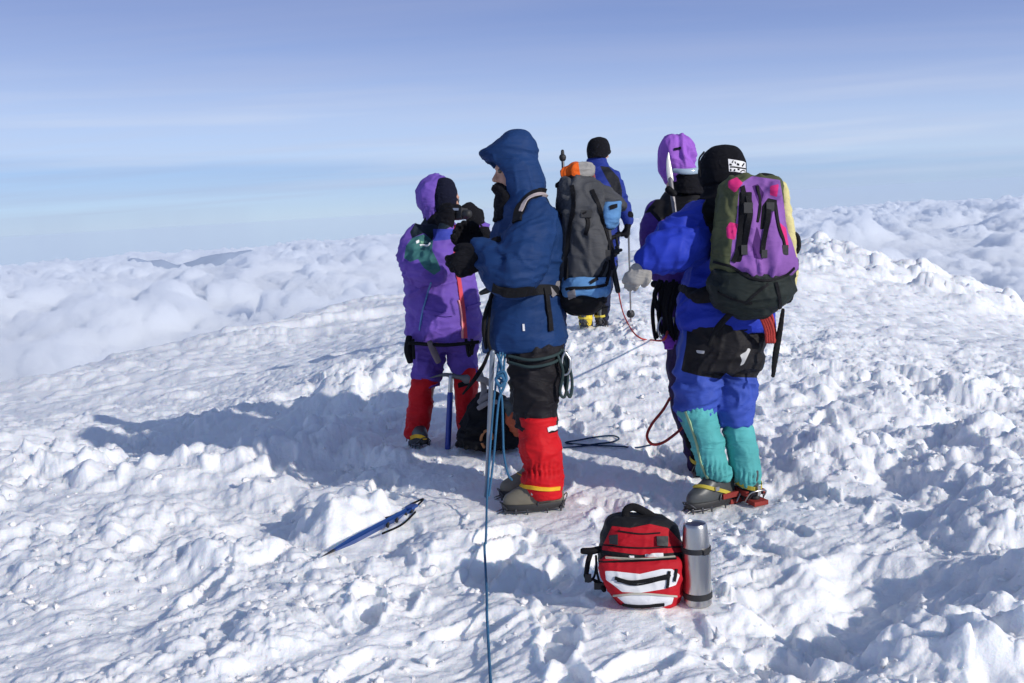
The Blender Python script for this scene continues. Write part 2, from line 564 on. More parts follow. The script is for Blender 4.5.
def fabric(name, col, rough=0.62, masks=(), bump=0.5, scale=26, weave=0.12, sheen=0.0, vary=0.18):
    m, t, b = new_mat(name)
    b.inputs['Roughness'].default_value = min(0.95, rough + 0.15)
    b.inputs['Specular IOR Level'].default_value = 0.15
    b.inputs['Sheen Weight'].default_value = sheen
    tcn = t.nodes.new('ShaderNodeTexCoord')
    nz = t.nodes.new('ShaderNodeTexNoise'); nz.inputs['Scale'].default_value = scale
    nz.inputs['Detail'].default_value = 5; nz.inputs['Distortion'].default_value = 0.8
    mpn = t.nodes.new('ShaderNodeMapping'); mpn.inputs['Scale'].default_value = (0.6, 0.6, 1.5)
    t.links.new(tcn.outputs['Object'], mpn.inputs['Vector'])
    t.links.new(mpn.outputs[0], nz.inputs['Vector'])
    cur = t.nodes.new('ShaderNodeRGB'); cur.outputs[0].default_value = (*col, 1)
    cur = cur.outputs[0]
    for key, c2 in masks:
        an = t.nodes.new('ShaderNodeAttribute'); an.attribute_name = key
        gt = t.nodes.new('ShaderNodeMath'); gt.operation = 'GREATER_THAN'; gt.inputs[1].default_value = 0
        t.links.new(an.outputs['Fac'], gt.inputs[0])
        mc = t.nodes.new('ShaderNodeMix'); mc.data_type = 'RGBA'
        mc.inputs[7].default_value = (*c2, 1)
        t.links.new(gt.outputs[0], mc.inputs[0]); t.links.new(cur, mc.inputs[6])
        cur = mc.outputs[2]
    # slight wear and fading
    nz2 = t.nodes.new('ShaderNodeTexNoise'); nz2.inputs['Scale'].default_value = 7; nz2.inputs['Detail'].default_value = 6
    t.links.new(tcn.outputs['Object'], nz2.inputs['Vector'])
    mr = t.nodes.new('ShaderNodeMapRange'); mr.inputs[1].default_value = 0.3; mr.inputs[2].default_value = 0.7
    mr.inputs[3].default_value = 1 - vary; mr.inputs[4].default_value = 1 + vary
    t.links.new(nz2.outputs['Fac'], mr.inputs[0])
    hv = t.nodes.new('ShaderNodeVectorMath'); hv.operation = 'SCALE'
    t.links.new(cur, hv.inputs[0]); t.links.new(mr.outputs[0], hv.inputs['Scale'])
    t.links.new(hv.outputs[0], b.inputs['Base Color'])
    cr = t.nodes.new('ShaderNodeTexNoise'); cr.noise_type = 'RIDGED_MULTIFRACTAL'
    cr.inputs['Scale'].default_value = scale * 0.42; cr.inputs['Detail'].default_value = 3; cr.inputs['Distortion'].default_value = 0.9
    cr.inputs['Offset'].default_value = 0.9; cr.inputs['Gain'].default_value = 1.6
    t.links.new(mpn.outputs[0], cr.inputs['Vector'])
    bp0 = t.nodes.new('ShaderNodeBump'); bp0.inputs['Strength'].default_value = min(1.0, bump * 0.8); bp0.inputs['Distance'].default_value = 0.006
    t.links.new(cr.outputs['Fac'], bp0.inputs['Height'])
    bp = t.nodes.new('ShaderNodeBump'); bp.inputs['Strength'].default_value = bump * 0.55; bp.inputs['Distance'].default_value = 0.010
    t.links.new(nz.outputs['Fac'], bp.inputs['Height']); t.links.new(bp0.outputs[0], bp.inputs['Normal'])
    wv = t.nodes.new('ShaderNodeTexNoise'); wv.inputs['Scale'].default_value = 420
    t.links.new(tcn.outputs['Object'], wv.inputs['Vector'])
    bp2 = t.nodes.new('ShaderNodeBump'); bp2.inputs['Strength'].default_value = weave; bp2.inputs['Distance'].default_value = 0.002
    t.links.new(wv.outputs['Fac'], bp2.inputs['Height']); t.links.new(bp.outputs[0], bp2.inputs['Normal'])
    t.links.new(bp2.outputs[0], b.inputs['Normal'])
    return m

def plain(name, col, rough=0.5, metal=0.0, noise=0.12, scale=40, bump=0.1):
    m, t, b = new_mat(name)
    b.inputs['Roughness'].default_value = rough
    b.inputs['Metallic'].default_value = metal
    tcn = t.nodes.new('ShaderNodeTexCoord')
    nz = t.nodes.new('ShaderNodeTexNoise'); nz.inputs['Scale'].default_value = scale; nz.inputs['Detail'].default_value = 4
    t.links.new(tcn.outputs['Object'], nz.inputs['Vector'])
    mr = t.nodes.new('ShaderNodeMapRange'); mr.inputs[3].default_value = 1 - noise; mr.inputs[4].default_value = 1 + noise
    t.links.new(nz.outputs['Fac'], mr.inputs[0])
    hv = t.nodes.new('ShaderNodeVectorMath'); hv.operation = 'SCALE'
    hv.inputs[0].default_value = col
    t.links.new(mr.outputs[0], hv.inputs['Scale'])
    t.links.new(hv.outputs[0], b.inputs['Base Color'])
    if bump:
        bp = t.nodes.new('ShaderNodeBump'); bp.inputs['Strength'].default_value = bump; bp.inputs['Distance'].default_value = 0.004
        t.links.new(nz.outputs['Fac'], bp.inputs['Height']); t.links.new(bp.outputs[0], b.inputs['Normal'])
    return m
# ================================================================== SETTING
def snow_material():
    m, t, b = new_mat('snow')
    b.inputs['Base Color'].default_value = (0.86, 0.875, 0.90, 1)
    b.inputs['Roughness'].default_value = 0.55
    b.inputs['Specular IOR Level'].default_value = 0.25
    b.inputs['Subsurface Weight'].default_value = 0.6
    b.inputs['Subsurface Radius'].default_value = (0.6, 0.8, 1.0)
    b.inputs['Subsurface Scale'].default_value = 0.045
    tcn = t.nodes.new('ShaderNodeTexCoord')
    prev = None
    for sc, st, di in ((9, 0.22, 0.05), (34, 0.40, 0.02), (130, 0.40, 0.006)):
        nz = t.nodes.new('ShaderNodeTexNoise'); nz.inputs['Scale'].default_value = sc
        nz.inputs['Detail'].default_value = 4; nz.inputs['Roughness'].default_value = 0.6
        t.links.new(tcn.outputs['Object'], nz.inputs['Vector'])
        bp = t.nodes.new('ShaderNodeBump'); bp.inputs['Strength'].default_value = st; bp.inputs['Distance'].default_value = di
        t.links.new(nz.outputs['Fac'], bp.inputs['Height'])
        if prev: t.links.new(prev.outputs[0], bp.inputs['Normal'])
        prev = bp
    t.links.new(prev.outputs[0], b.inputs['Normal'])
    return m
SNOW = snow_material()

# control points of the summit ridge: (pixel x, pixel y, depth) seen in the photo
CP = []
def cp(px, py, d): CP.append(at(px, py, d))
for q in [(420, 449, 6.4), (530, 506, 5.2), (715, 507, 5.1), (592, 331, 9.4), (635, 604, 3.78), (322, 562, 4.45),
          (418, 511, 5.15), (485, 447, 6.2), (640, 345, 8.6),
          (130, 452, 7.3), (0, 440, 8.0), (250, 424, 7.8), (400, 352, 10.4),
          (0, 391, 15), (90, 367, 19), (200, 343, 25), (290, 321, 29), (370, 303, 31), (440, 299, 32), (500, 290, 31),
          (60, 408, 11.5), (200, 383, 13), (300, 352, 17), (360, 330, 20), (160, 410, 10),
          (560, 282, 24), (625, 254, 26), (700, 252, 27), (800, 258, 27), (860, 267, 29), (920, 283, 31), (985, 306, 33),
          (1024, 316, 26), (800, 325, 10.5), (900, 338, 12), (960, 322, 18), (1024, 347, 12), (1000, 425, 6.9),
          (850, 420, 6.8), (760, 362, 8.6), (700, 300, 14), (870, 300, 18), (640, 290, 15), (780, 290, 17)]:
    cp(*q)
for x in (-3.5, -1.7, 0, 1.7, 3.5):
    for y in (1.2, 2.6):
        CP.append(np.array([x, y, 0.0]))
for x, y, z in ((-2.6, 4.2, -0.05), (-2.2, 5.4, -0.03), (2.2, 4.1, 0.03), (2.6, 5.2, 0.0), (-4.5, 6.0, -0.12), (4.5, 5.5, -0.1)):
    CP.append(np.array([x, y, z]))
crest = [(-0.75, 14, -1.3), (-0.5, 16, -0.95), (-0.4, 21, -1.2), (-0.3, 27, -1.6), (-0.2, 31, -1.6), (-0.1, 34, -1.4), (0.0, 34, -1.0),
         (0.1, 30, 0.1), (0.2, 30, 0.1), (0.3, 31, -0.4), (0.38, 34, -1.2), (0.45, 36, -2.1), (0.52, 30, -2.3), (0.75, 22, -2.0)]
for u, r, z in crest:
    for f, dz in ((1.35, -3.0), (1.8, -9), (3.0, -32), (5.0, -75)):
        y = r * f
        CP.append(np.array([u * y, y, z + dz]))
CP = np.array(CP)
def _uv(x, y):
    r = np.maximum(np.hypot(x, y), 1.2)
    th = np.arctan2(x, y)
    return th * 3.2, np.log(r) * 1.6, th
def _tps_solve(P, val, lam=2e-4):
    n = len(P)
    d2 = ((P[:, None] - P[None]) ** 2).sum(-1)
    K = 0.5 * d2 * np.log(d2 + 1e-12) + lam * np.eye(n)
    Q = np.column_stack([np.ones(n), P])
    A = np.block([[K, Q], [Q.T, np.zeros((3, 3))]])
    return np.linalg.solve(A, np.concatenate([val, np.zeros(3)]))
_u, _v, _ = _uv(CP[:, 0], CP[:, 1])
_CPUV = np.column_stack([_u, _v])
_TW = _tps_solve(_CPUV, np.arcsinh(CP[:, 2] * 1.5))
def _tps(u, v):
    r = np.full(u.shape, _TW[-3]) + _TW[-2] * u + _TW[-1] * v
    for k in range(len(_CPUV)):
        d2 = (u - _CPUV[k, 0]) ** 2 + (v - _CPUV[k, 1]) ** 2
        r += _TW[k] * 0.5 * d2 * np.log(d2 + 1e-12)
    return np.sinh(np.clip(r, -7, 3)) / 1.5
TH_MAX = rad(42)
def _ground_exact(x, y):
    x = np.asarray(x, float); y = np.asarray(y, float)
    u, v, th = _uv(x, y)
    thc = np.clip(th, -TH_MAX, TH_MAX)
    z = _tps(thc * 3.2, v)
    over = np.clip((np.abs(th) - TH_MAX) / (math.pi - TH_MAX), 0, 1)
    if np.any(over > 0):
        w = 0.5 * over
        z2 = _tps(-thc * 3.2, v)
        z = z * (1 - w) + z2 * w
    return z
# the smooth base sampled once on a polar table
_GT = np.linspace(-math.pi, math.pi, 721); _GR = np.linspace(math.log(0.2), math.log(200), 420)
_gt, _gr = np.meshgrid(_GT, _GR)
_GTAB = _ground_exact((np.exp(_gr) * np.sin(_gt)).ravel(), (np.exp(_gr) * np.cos(_gt)).ravel()).reshape(_gt.shape)
def ground_base(x, y):
    th = np.arctan2(x, y); lr = np.log(np.clip(np.hypot(x, y), 0.2001, 199))
    a = (th + math.pi) / (2 * math.pi) * 720; b = (lr - _GR[0]) / (_GR[1] - _GR[0])
    i = np.clip(a.astype(int), 0, 719); j = np.clip(b.astype(int), 0, 418)
    fa = a - i; fb = b - j
    return (_GTAB[j, i] * (1 - fa) * (1 - fb) + _GTAB[j, i + 1] * fa * (1 - fb)
            + _GTAB[j + 1, i] * (1 - fa) * fb + _GTAB[j + 1, i + 1] * fa * fb)
def ground_px(px, py):
    """xy of the snow seen at a pixel (base surface)"""
    d = np.arange(2.0, 40, 0.02)
    P = at(np.full(d.shape, px), np.full(d.shape, py), d)
    k = np.argmax(P[:, 2] <= ground_base(P[:, 0], P[:, 1]))
    return P[k, :2]

# lumps and hollows: (px, py, radius m, height m, stretch, angle)
LUMPS = [(345, 522, 0.20, 0.13), (375, 514, 0.15, 0.06), (330, 532, 0.12, 0.05), (75, 560, 0.30, 0.09), (140, 520, 0.25, 0.10), (30, 530, 0.25, 0.09), (225, 552, 0.22, 0.08),
         (180, 478, 0.3, 0.13), (235, 462, 0.28, 0.15), (290, 455, 0.3, 0.14), (330, 440, 0.3, 0.10), (120, 478, 0.3, 0.12), (60, 470, 0.3, 0.13), (10, 470, 0.3, 0.12),
         (280, 486, 0.2, 0.09), (225, 478, 0.16, 0.08), (380, 425, 0.25, 0.10), (370, 390, 0.3, 0.1), (330, 405, 0.3, 0.12),
         (1010, 590, 0.28, 0.14), (950, 640, 0.24, 0.11), (905, 675, 0.22, 0.09), (1015, 655, 0.25, 0.08), (1000, 520, 0.28, 0.13), (960, 470, 0.3, 0.12),
         (845, 400, 0.3, 0.10), (800, 400, 0.25, 0.09), (885, 420, 0.3, 0.10), (930, 415, 0.3, 0.11), (860, 455, 0.25, 0.09), (990, 450, 0.26, 0.14), (820, 440, 0.2, 0.07),
         (830, 470, 0.22, 0.05), (900, 440, 0.2, 0.09), (860, 375, 0.4, 0.05), (800, 365, 0.35, 0.03), (1010, 400, 0.4, 0.05),
         (740, 430, 0.18, 0.05), (455, 545, 0.16, 0.05), (400, 560, 0.16, 0.05), (500, 530, 0.14, 0.03)]
HOLLOWS = [(880, 600, 0.42, -0.13), (820, 640, 0.34, -0.10), (930, 590, 0.3, -0.07), (450, 575, 0.34, -0.07), (540, 575, 0.28, -0.07), (380, 565, 0.22, -0.04),
           (910, 480, 0.28, -0.10), (780, 490, 0.18, -0.09), (240, 540, 0.25, -0.07), (280, 515, 0.3, -0.09), (160, 600, 0.3, -0.05), (250, 500, 0.3, -0.10),
           (330, 470, 0.3, -0.09), (180, 440, 0.5, -0.16), (60, 445, 0.5, -0.14), (270, 432, 0.5, -0.15), (870, 440, 0.2, -0.07), (960, 510, 0.26, -0.08),
           (380, 545, 0.2, -0.05), (470, 640, 0.22, -0.03), (700, 640, 0.25, -0.03), (840, 395, 0.18, -0.07), (340, 385, 0.5, -0.12)]
FEAT = [(*ground_px(a, b), r, h * (0.62 if h > 0 and a < 400 and b < 500 else 0.85)) for a, b, r, h in LUMPS + HOLLOWS]
CALM = [(*ground_px(530, 506), 0.30), (*ground_px(715, 507), 0.34), (*ground_px(635, 603), 0.30), (*ground_px(700, 603), 0.12), (*ground_px(420, 448), 0.22),
        (*ground_px(592, 331), 0.35), (*ground_px(485, 447), 0.35), (*ground_px(370, 535), 0.22), (*ground_px(465, 445), 0.25)]
E_LINE = np.array([ground_px(a, b) for a, b in ((0, 447), (130, 455), (250, 428), (330, 392), (400, 354), (450, 330))])

_pr = np.random.default_rng(12)
PRINTS = []
for k in range(150):
    yy = _pr.uniform(2.6, 10.0); xx = 0.15 + 0.05 * yy + _pr.normal(0, 0.55 + 0.05 * yy)
    PRINTS.append((xx, yy, math.pi / 2 + _pr.normal(0, 0.5) + (math.pi if _pr.random() < 0.4 else 0), _pr.uniform(0.018, 0.042)))
def ground_detail(x, y):
    r = np.hypot(x, y)
    calm = np.ones_like(x)
    for cx, cy, rr in CALM:
        d2 = ((x - cx) ** 2 + (y - cy) ** 2) / rr ** 2
        calm = np.minimum(calm, 1 - 0.85 * np.exp(-d2 ** 1.5))
    wx = x + 0.06 * noise2(x * 5, y * 5, 3) + 0.02 * noise2(x * 17, y * 17, 4)
    wy = y + 0.06 * noise2(x * 5 + 9, y * 5, 5) + 0.02 * noise2(x * 17 + 3, y * 17, 6)
    z = np.zeros_like(x)
    th = np.arctan2(x, y)
    near = 1 - sstep(7.5, 14, r)                 # chunky trampled snow near by, rime crust farther off
    # trodden track in the middle is flatter than the broken snow at both sides
    side = sstep(0.35, 1.5, np.abs(x - 0.15 - 0.05 * y) + 0.25 * noise2(x * 0.9, y * 0.9, 8))
    for cx, cy, rr, h in FEAT:
        wob = 1 + 0.35 * noise2((x - cx) / rr * 1.3 + cx * 7, (y - cy) / rr * 1.3 + cy * 5, 21)
        d2 = ((wx - cx) ** 2 + (wy - cy) ** 2) / (rr * wob) ** 2
        s = np.clip(1 - d2 / 1.6, 0, 1)
        if h > 0:
            z += h * s ** 0.8 * (0.85 + 0.30 * noise2(x * 9, y * 9, 22)) + np.where(s > 0, h * np.minimum(s * 2, 1) * 0.38 * domes(wx, wy, 0.13, 55, 0.6), 0)
        else:
            z += h * s ** 1.2
    lumpm = sstep(-0.1, 0.6, noise2(x * 0.8, y * 0.8, 31) + 0.35 * noise2(x * 2.3, y * 2.3, 32) + 0.55 * side - 0.3)
    amp = near * calm
    z += amp * (0.030 * fbm2(x * 1.4, y * 1.4, 3, 41) + 0.009 * (0.5 + side) * fbm2(x * 5, y * 5, 3, 44))
    z += amp * lumpm * side * 0.095 * domes(wx, wy, 0.34, 51, 0.36)
    z += amp * (0.12 + lumpm * 0.88) * (0.25 + 0.75 * side) * 0.052 * domes(wx, wy, 0.16, 52, 0.42)
    z += amp * (0.3 + lumpm * 0.7) * (0.5 + 0.5 * side) * 0.030 * domes(wx, wy, 0.075, 53, 0.5)
    z += (0.3 + 0.7 * calm) * near * (0.4 + 0.6 * lumpm) * 0.014 * domes(wx, wy, 0.036, 54, 0.55)
    # scrape marks running from lower left to upper right
    c, s_ = math.cos(rad(38)), math.sin(rad(38))
    a = x * c + y * s_; b = -x * s_ + y * c
    z += near * calm * (0.008 * fbm2(a * 2.2, b * 11, 3, 61) + 0.006 * fbm2(a * 6, b * 30, 2, 63))
    # boot prints trodden into the track
    nr = np.nonzero((r < 10.5) & (np.abs(th) < 0.75))[0]
    if len(nr):
        xs, ys = x[nr], y[nr]; dz = np.zeros(len(nr))
        for px_, py_, an, dp in PRINTS:
            dx = xs - px_; dy = ys - py_
            k = np.nonzero((np.abs(dx) < 0.3) & (np.abs(dy) < 0.3))[0]
            if not len(k): continue
            ca, sa = math.cos(an), math.sin(an)
            u = (dx[k] * ca + dy[k] * sa) / 0.150; v = (-dx[k] * sa + dy[k] * ca) / (0.058 + 0.012 * (u > 0))
            q2 = u * u + v * v + 0.25 * noise2(dx[k] * 14 + px_ * 9, dy[k] * 14, 66)
            dz[k] += -dp * (1 - sstep(0.75, 1.15, q2)) + dp * 0.45 * np.exp(-((q2 - 1.55) / 0.4) ** 2)
        z[nr] += dz * calm[nr]
    # rime crust
    far = 1 - near
    mid = sstep(6, 9, r)
    z += mid * (1 - sstep(9, 15, r)) * 0.035 * domes(wx, wy, 0.11, 71, 0.6)
    z += sstep(9, 13, r) * (1 - sstep(26, 45, r)) * 0.045 * domes(x, y, 0.21, 79, 0.5)
    z += mid * (1 - sstep(40, 70, r)) * 0.06 * domes(wx, wy, 0.42, 72, 0.45) * sstep(-0.3, 0.3, noise2(x * 0.5, y * 0.5, 73))
    z += mid * (0.06 * fbm2(x * 0.45, y * 0.45, 4, 74) + 0.02 * fbm2(x * 1.4, y * 1.4, 3, 75))
    z += sstep(8, 13, r) * 0.13 * domes(x + 0.2 * noise2(x * 3, y * 3, 76), y, 1.1, 77, 0.35, 0.2, 0.6) * sstep(-0.1, 0.3, noise2(x * 0.3, y * 0.3, 78))
    # wind ribs and outcrops on the far slope
    rib = 1 - np.abs(noise2(x * 0.22 + 0.2 * y, y * 0.42, 81))
    z += sstep(11, 18, r) * 0.20 * (sstep(0.60, 1.0, rib) - 0.4) * sstep(-0.3, 0.3, noise2(x * 0.16, y * 0.16, 82))
    # rime cliff on the right crest: steps with fluted faces
    fl = 0.22 * noise2(th * 16, 0 * th + 3.0, 91) + 0.10 * noise2(th * 150, r * 0.6, 94) + 0.05 * noise2(th * 420, r * 0.6, 95)
    cl = sstep(0.24, 0.29, th) * (1 - sstep(0.45, 0.48, th)) * (0.75 + 0.35 * noise2(th * 35, 0 * th, 96))
    z += cl * 0.26 * sstep(0, 1.1, r - (28.0 + 10 * (th - 0.36) + fl * 2.2))
    z += cl * sstep(21, 25, r) * (0.42 * domes(wx, wy, 2.1, 97, 0.55) + 0.34 * domes(wx + 0.15 * fl, wy, 0.95, 98, 0.6) + 0.25 * domes(wx, wy, 0.45, 99, 0.6))
    return z
def ground_z(x, y):
    x = np.atleast_1d(np.asarray(x, float)); y = np.atleast_1d(np.asarray(y, float))
    return ground_base(x, y) + ground_detail(x, y)

def build_ground():
    th = np.concatenate([np.linspace(-math.pi, rad(-40), 90)[:-1], np.linspace(rad(-40), rad(-31), 60)[:-1],
                         np.linspace(rad(-31), rad(31), 1120), np.linspace(rad(31), rad(40), 60)[1:], np.linspace(rad(40), math.pi, 90)[1:-1]])
    rs = [0.25]
    while rs[-1] < 130:
        r = rs[-1]
        st = max(0.0045, min(0.00085 * r * r, 0.0047 * r)) if r > 1.9 else 0.06
        rs.append(r + st)
    rs = np.array(rs)
    TH, RR = np.meshgrid(th, rs)
    X = RR * np.sin(TH); Y = RR * np.cos(TH)
    x = X.ravel(); y = Y.ravel()
    z = ground_z(x, y)
    P = np.column_stack([x, y, z]).reshape(len(rs), len(th), 3)
    o = grid_mesh('snow_ground', P, SNOW, wrap=True)
    tag(o, kind='structure', label='white trampled summit snow with lumps, hollows and boot scrapes')
    return o
GROUND = build_ground()

def gz(x, y): return float(ground_z(x, y)[0])
def on_ground(px, py):
    """point of the real snow surface seen at a pixel"""
    d = np.arange(2.0, 14, 0.01)
    P = at(np.full(d.shape, px), np.full(d.shape, py), d)
    z = ground_z(P[:, 0], P[:, 1])
    k = np.argmax(P[:, 2] <= z)
    return np.array([P[k, 0], P[k, 1], z[k]])

# loose crumbs of snow
def build_crumbs():
    t = (1 + 5 ** 0.5) / 2
    ico = np.array([(-1, t, 0), (1, t, 0), (-1, -t, 0), (1, -t, 0), (0, -1, t), (0, 1, t), (0, -1, -t), (0, 1, -t), (t, 0, -1), (t, 0, 1), (-t, 0, -1), (-t, 0, 1)], float)
    ico /= np.linalg.norm(ico[0])
    icf = [(0, 11, 5), (0, 5, 1), (0, 1, 7), (0, 7, 10), (0, 10, 11), (1, 5, 9), (5, 11, 4), (11, 10, 2), (10, 7, 6), (7, 1, 8), (3, 9, 4), (3, 4, 2), (3, 2, 6), (3, 6, 8), (3, 8, 9), (4, 9, 5), (2, 4, 11), (6, 2, 10), (8, 6, 7), (9, 8, 1)]
    # one subdivision
    V = [tuple(v) for v in ico]; Fn = []; cache = {}
    def mid(a, b):
        k = (min(a, b), max(a, b))
        if k not in cache:
            p = (np.array(V[a]) + np.array(V[b])) / 2; p /= np.linalg.norm(p); V.append(tuple(p)); cache[k] = len(V) - 1
        return cache[k]
    for a, b, c in icf:
        ab, bc, ca = mid(a, b), mid(b, c), mid(c, a)
        Fn += [(a, ab, ca), (b, bc, ab), (c, ca, bc), (ab, bc, ca)]
    V = np.array(V)
    n = 4200
    r = 2.6 + 6.0 * rng.random(n) ** 1.2
    th = rng.uniform(-0.56, 0.56, n)
    x = r * np.sin(th); y = r * np.cos(th)
    m = noise2(x * 0.9, y * 0.9, 31) + 0.5 * np.minimum(1, np.abs(x - 0.3) / 1.6) + 0.25 * rng.standard_normal(n)
    keep = m > 0.2
    for cx, cy, rr in CALM:
        keep &= ((x - cx) ** 2 + (y - cy) ** 2) > (rr * 0.8) ** 2
    x, y = x[keep], y[keep]
    n = len(x)
    s = 0.003 + 0.019 * rng.random(n) ** 6
    z = ground_z(x, y)
    vs = []; fs = []; nv = len(V)
    for k in range(n):
        sc = s[k] * (1 + 0.35 * rng.standard_normal(3) * 0.6)
        q = V * (1 + 0.30 * rng.standard_normal((nv, 1))) * sc
        a = rng.uniform(0, 6.28); c, s2 = math.cos(a), math.sin(a)
        q = np.column_stack([q[:, 0] * c - q[:, 1] * s2, q[:, 0] * s2 + q[:, 1] * c, q[:, 2]])
        vs.append(q + np.array([x[k], y[k], z[k] + s[k] * 0.1]))
        fs += [(a_ + k * nv, b_ + k * nv, c_ + k * nv) for a_, b_, c_ in Fn]
    o = link_mesh('snow_crumbs', np.concatenate(vs), fs, SNOW, base=(0, 0, 0))
    tag(o, kind='stuff', label='loose crumbs of broken snow scattered over the trampled ground', cat='snow')
build_crumbs()

# ------------------------------------------------------------------ sea of clouds far below
CLOUD_Z = -330.0
def cloud_material():
    m, t, b = new_mat('cloud')
    t.nodes.remove(b)
    v = t.nodes.new('ShaderNodeVolumePrincipled')
    v.inputs['Color'].default_value = (0.980, 0.988, 1.0, 1)
    v.inputs['Density'].default_value = 0.055
    v.inputs['Anisotropy'].default_value = 0.1
    t.links.new(v.outputs[0], t.nodes['Material Output'].inputs['Volume'])
    return m
CLOUD = cloud_material()
def cloud_z(x, y):
    wx = x + 110 * fbm2(x / 520, y / 520, 3, 201); wy = y + 110 * fbm2(x / 520 + 7, y / 520, 3, 205)
    big = fbm2(x / 3800, y / 3800, 3, 211)
    cover = sstep(-0.5, 0.3, fbm2(x / 1300, y / 1300, 3, 221))
    z = CLOUD_Z + 45 * big - 45 * (1 - cover)
    z += 0.10 * 1100 * domes(wx, wy, 1100, 231, 0.6) * (0.3 + 0.7 * cover)
    z += 0.15 * 460 * domes(wx, wy, 460, 232, 0.6) * (0.25 + 0.75 * cover)
    wx += 34 * fbm2(x / 150, y / 150, 3, 241); wy += 34 * fbm2(x / 150 + 3, y / 150, 3, 245)
    z += 0.46 * 200 * domes(wx, wy, 200, 233, 0.6) * (0.15 + 0.85 * cover)
    z += 0.52 * 95 * domes(wx, wy, 95, 234, 0.65) * (0.2 + 0.8 * cover)
    z += 0.42 * 46 * domes(wx, wy, 46, 236, 0.65) * (0.3 + 0.7 * cover)
    z += 7 * fbm2(x / 60, y / 60, 4, 251, 0.6)
    return z
def build_clouds():
    th = np.concatenate([np.linspace(-math.pi, rad(-34), 120)[:-1], np.linspace(rad(-34), rad(34), 1250), np.linspace(rad(34), math.pi, 120)[1:-1]])
    rs = [500.0]
    while rs[-1] < 26000:
        r = rs[-1]
        rs.append(r + 0.0042 * r)
    rs = np.array(rs)
    TH, RR = np.meshgrid(th, rs)
    x = (RR * np.sin(TH)).ravel(); y = (RR * np.cos(TH)).ravel()
    z = cloud_z(x, y)
    r = RR.ravel()
    z -= r * r / (2 * 1.25e6)          # the deck curves away towards the horizon
    tt = TH.ravel()
    z -= 110 * sstep(5000, 11000, r) * (1 - sstep(-0.26, -0.10, tt)) * sstep(-0.9, -0.5, tt)
    P = np.column_stack([x, y, z]).reshape(len(rs), len(th), 3)
    # closed body: skirt and underside
    inner = P[:1].copy(); inner[..., 2] = CLOUD_Z - 420
    outer = P[-1:].copy(); outer[..., 2] = CLOUD_Z - 1100
    P = np.concatenate([P, outer, inner, P[:1]])
    o = grid_mesh('cloud_sea', P, CLOUD, wrap=True)
    tag(o, kind='stuff', label='billowing white sea of clouds spreading below the summit to the horizon', cat='clouds')
build_clouds()

def build_mountain(name, th0, th1, r0, hts, seed):
    n = 90
    th = np.linspace(th0, th1, n)
    t = np.linspace(0, 1, n)
    prof = np.interp(t, np.linspace(0, 1, len(hts)), hts)
    rows = []
    for k, s in enumerate(np.linspace(-1, 1, 25)):
        rr = r0 + s * 900
        x = rr * np.sin(th); y = rr * np.cos(th)
        z = -620 + (prof + 620) * np.clip(1 - abs(s), 0, 1) ** 0.8 * (1 + 0.12 * fbm2(x / 500, y / 500, 4, seed)) - rr * rr / 5.2e6 * 0.35 * 0
        rows.append(np.column_stack([x, y, z]))
    o = grid_mesh(name, np.array(rows), plain('haze_tinted_rock', (0.30, 0.36, 0.47), 0.9, scale=0.004, bump=0))  # pale blue of distant haze is painted into the rock colour
    tag(o, kind='structure', label='far blue mountain ridge showing above the clouds on the left')
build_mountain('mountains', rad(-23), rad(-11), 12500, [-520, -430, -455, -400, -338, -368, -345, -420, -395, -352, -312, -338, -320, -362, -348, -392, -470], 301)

def build_haze():
    zb = float(ground_base(np.array([0.0, 60, -60, 90, -90, 130, -130, 0]), np.array([130.0, 110, 110, 90, 90, 5, 5, -130])).min()) - 3
    zb = max(min(zb, -60.0), -110.0)
    a = 4000.0
    v, f = box_w(np.array([0, 0, (zb + 3.2) / 2]), np.eye(3), (a, a, (3.2 - zb) / 2))
    m, t, b = new_mat('haze')
    t.nodes.remove(b)
    vo = t.nodes.new('ShaderNodeVolumePrincipled')
    vo.inputs['Color'].default_value = (0.72, 0.83, 1.0, 1)
    vo.inputs['Density'].default_value = 1.1e-4
    t.links.new(vo.outputs[0], t.nodes['Material Output'].inputs['Volume'])
    o = link_mesh('haze', v, f, m, smooth=False, base=(0, 0, 0))
    tag(o, kind='stuff', label='thin blue haze of the air over the clouds', cat='haze')
    print('haze bottom', zb)
build_haze()
# ================================================================== MATERIALS OF THE GEAR
BLACK = fabric('black_fabric', (0.010, 0.010, 0.012), 0.65, vary=0.3)
BLACKF = fabric('black_fleece', (0.008, 0.008, 0.011), 0.9, scale=60)
WEB = fabric('black_webbing', (0.008, 0.008, 0.010), 0.55, scale=90, bump=0.2)
NAVY = fabric('navy_knit', (0.008, 0.009, 0.022), 0.9, scale=70, sheen=0.0)
SKIN = plain('skin', (0.50, 0.27, 0.19), 0.5, noise=0.1, scale=25, bump=0.15)
LIPS = plain('lips', (0.38, 0.13, 0.12), 0.45)

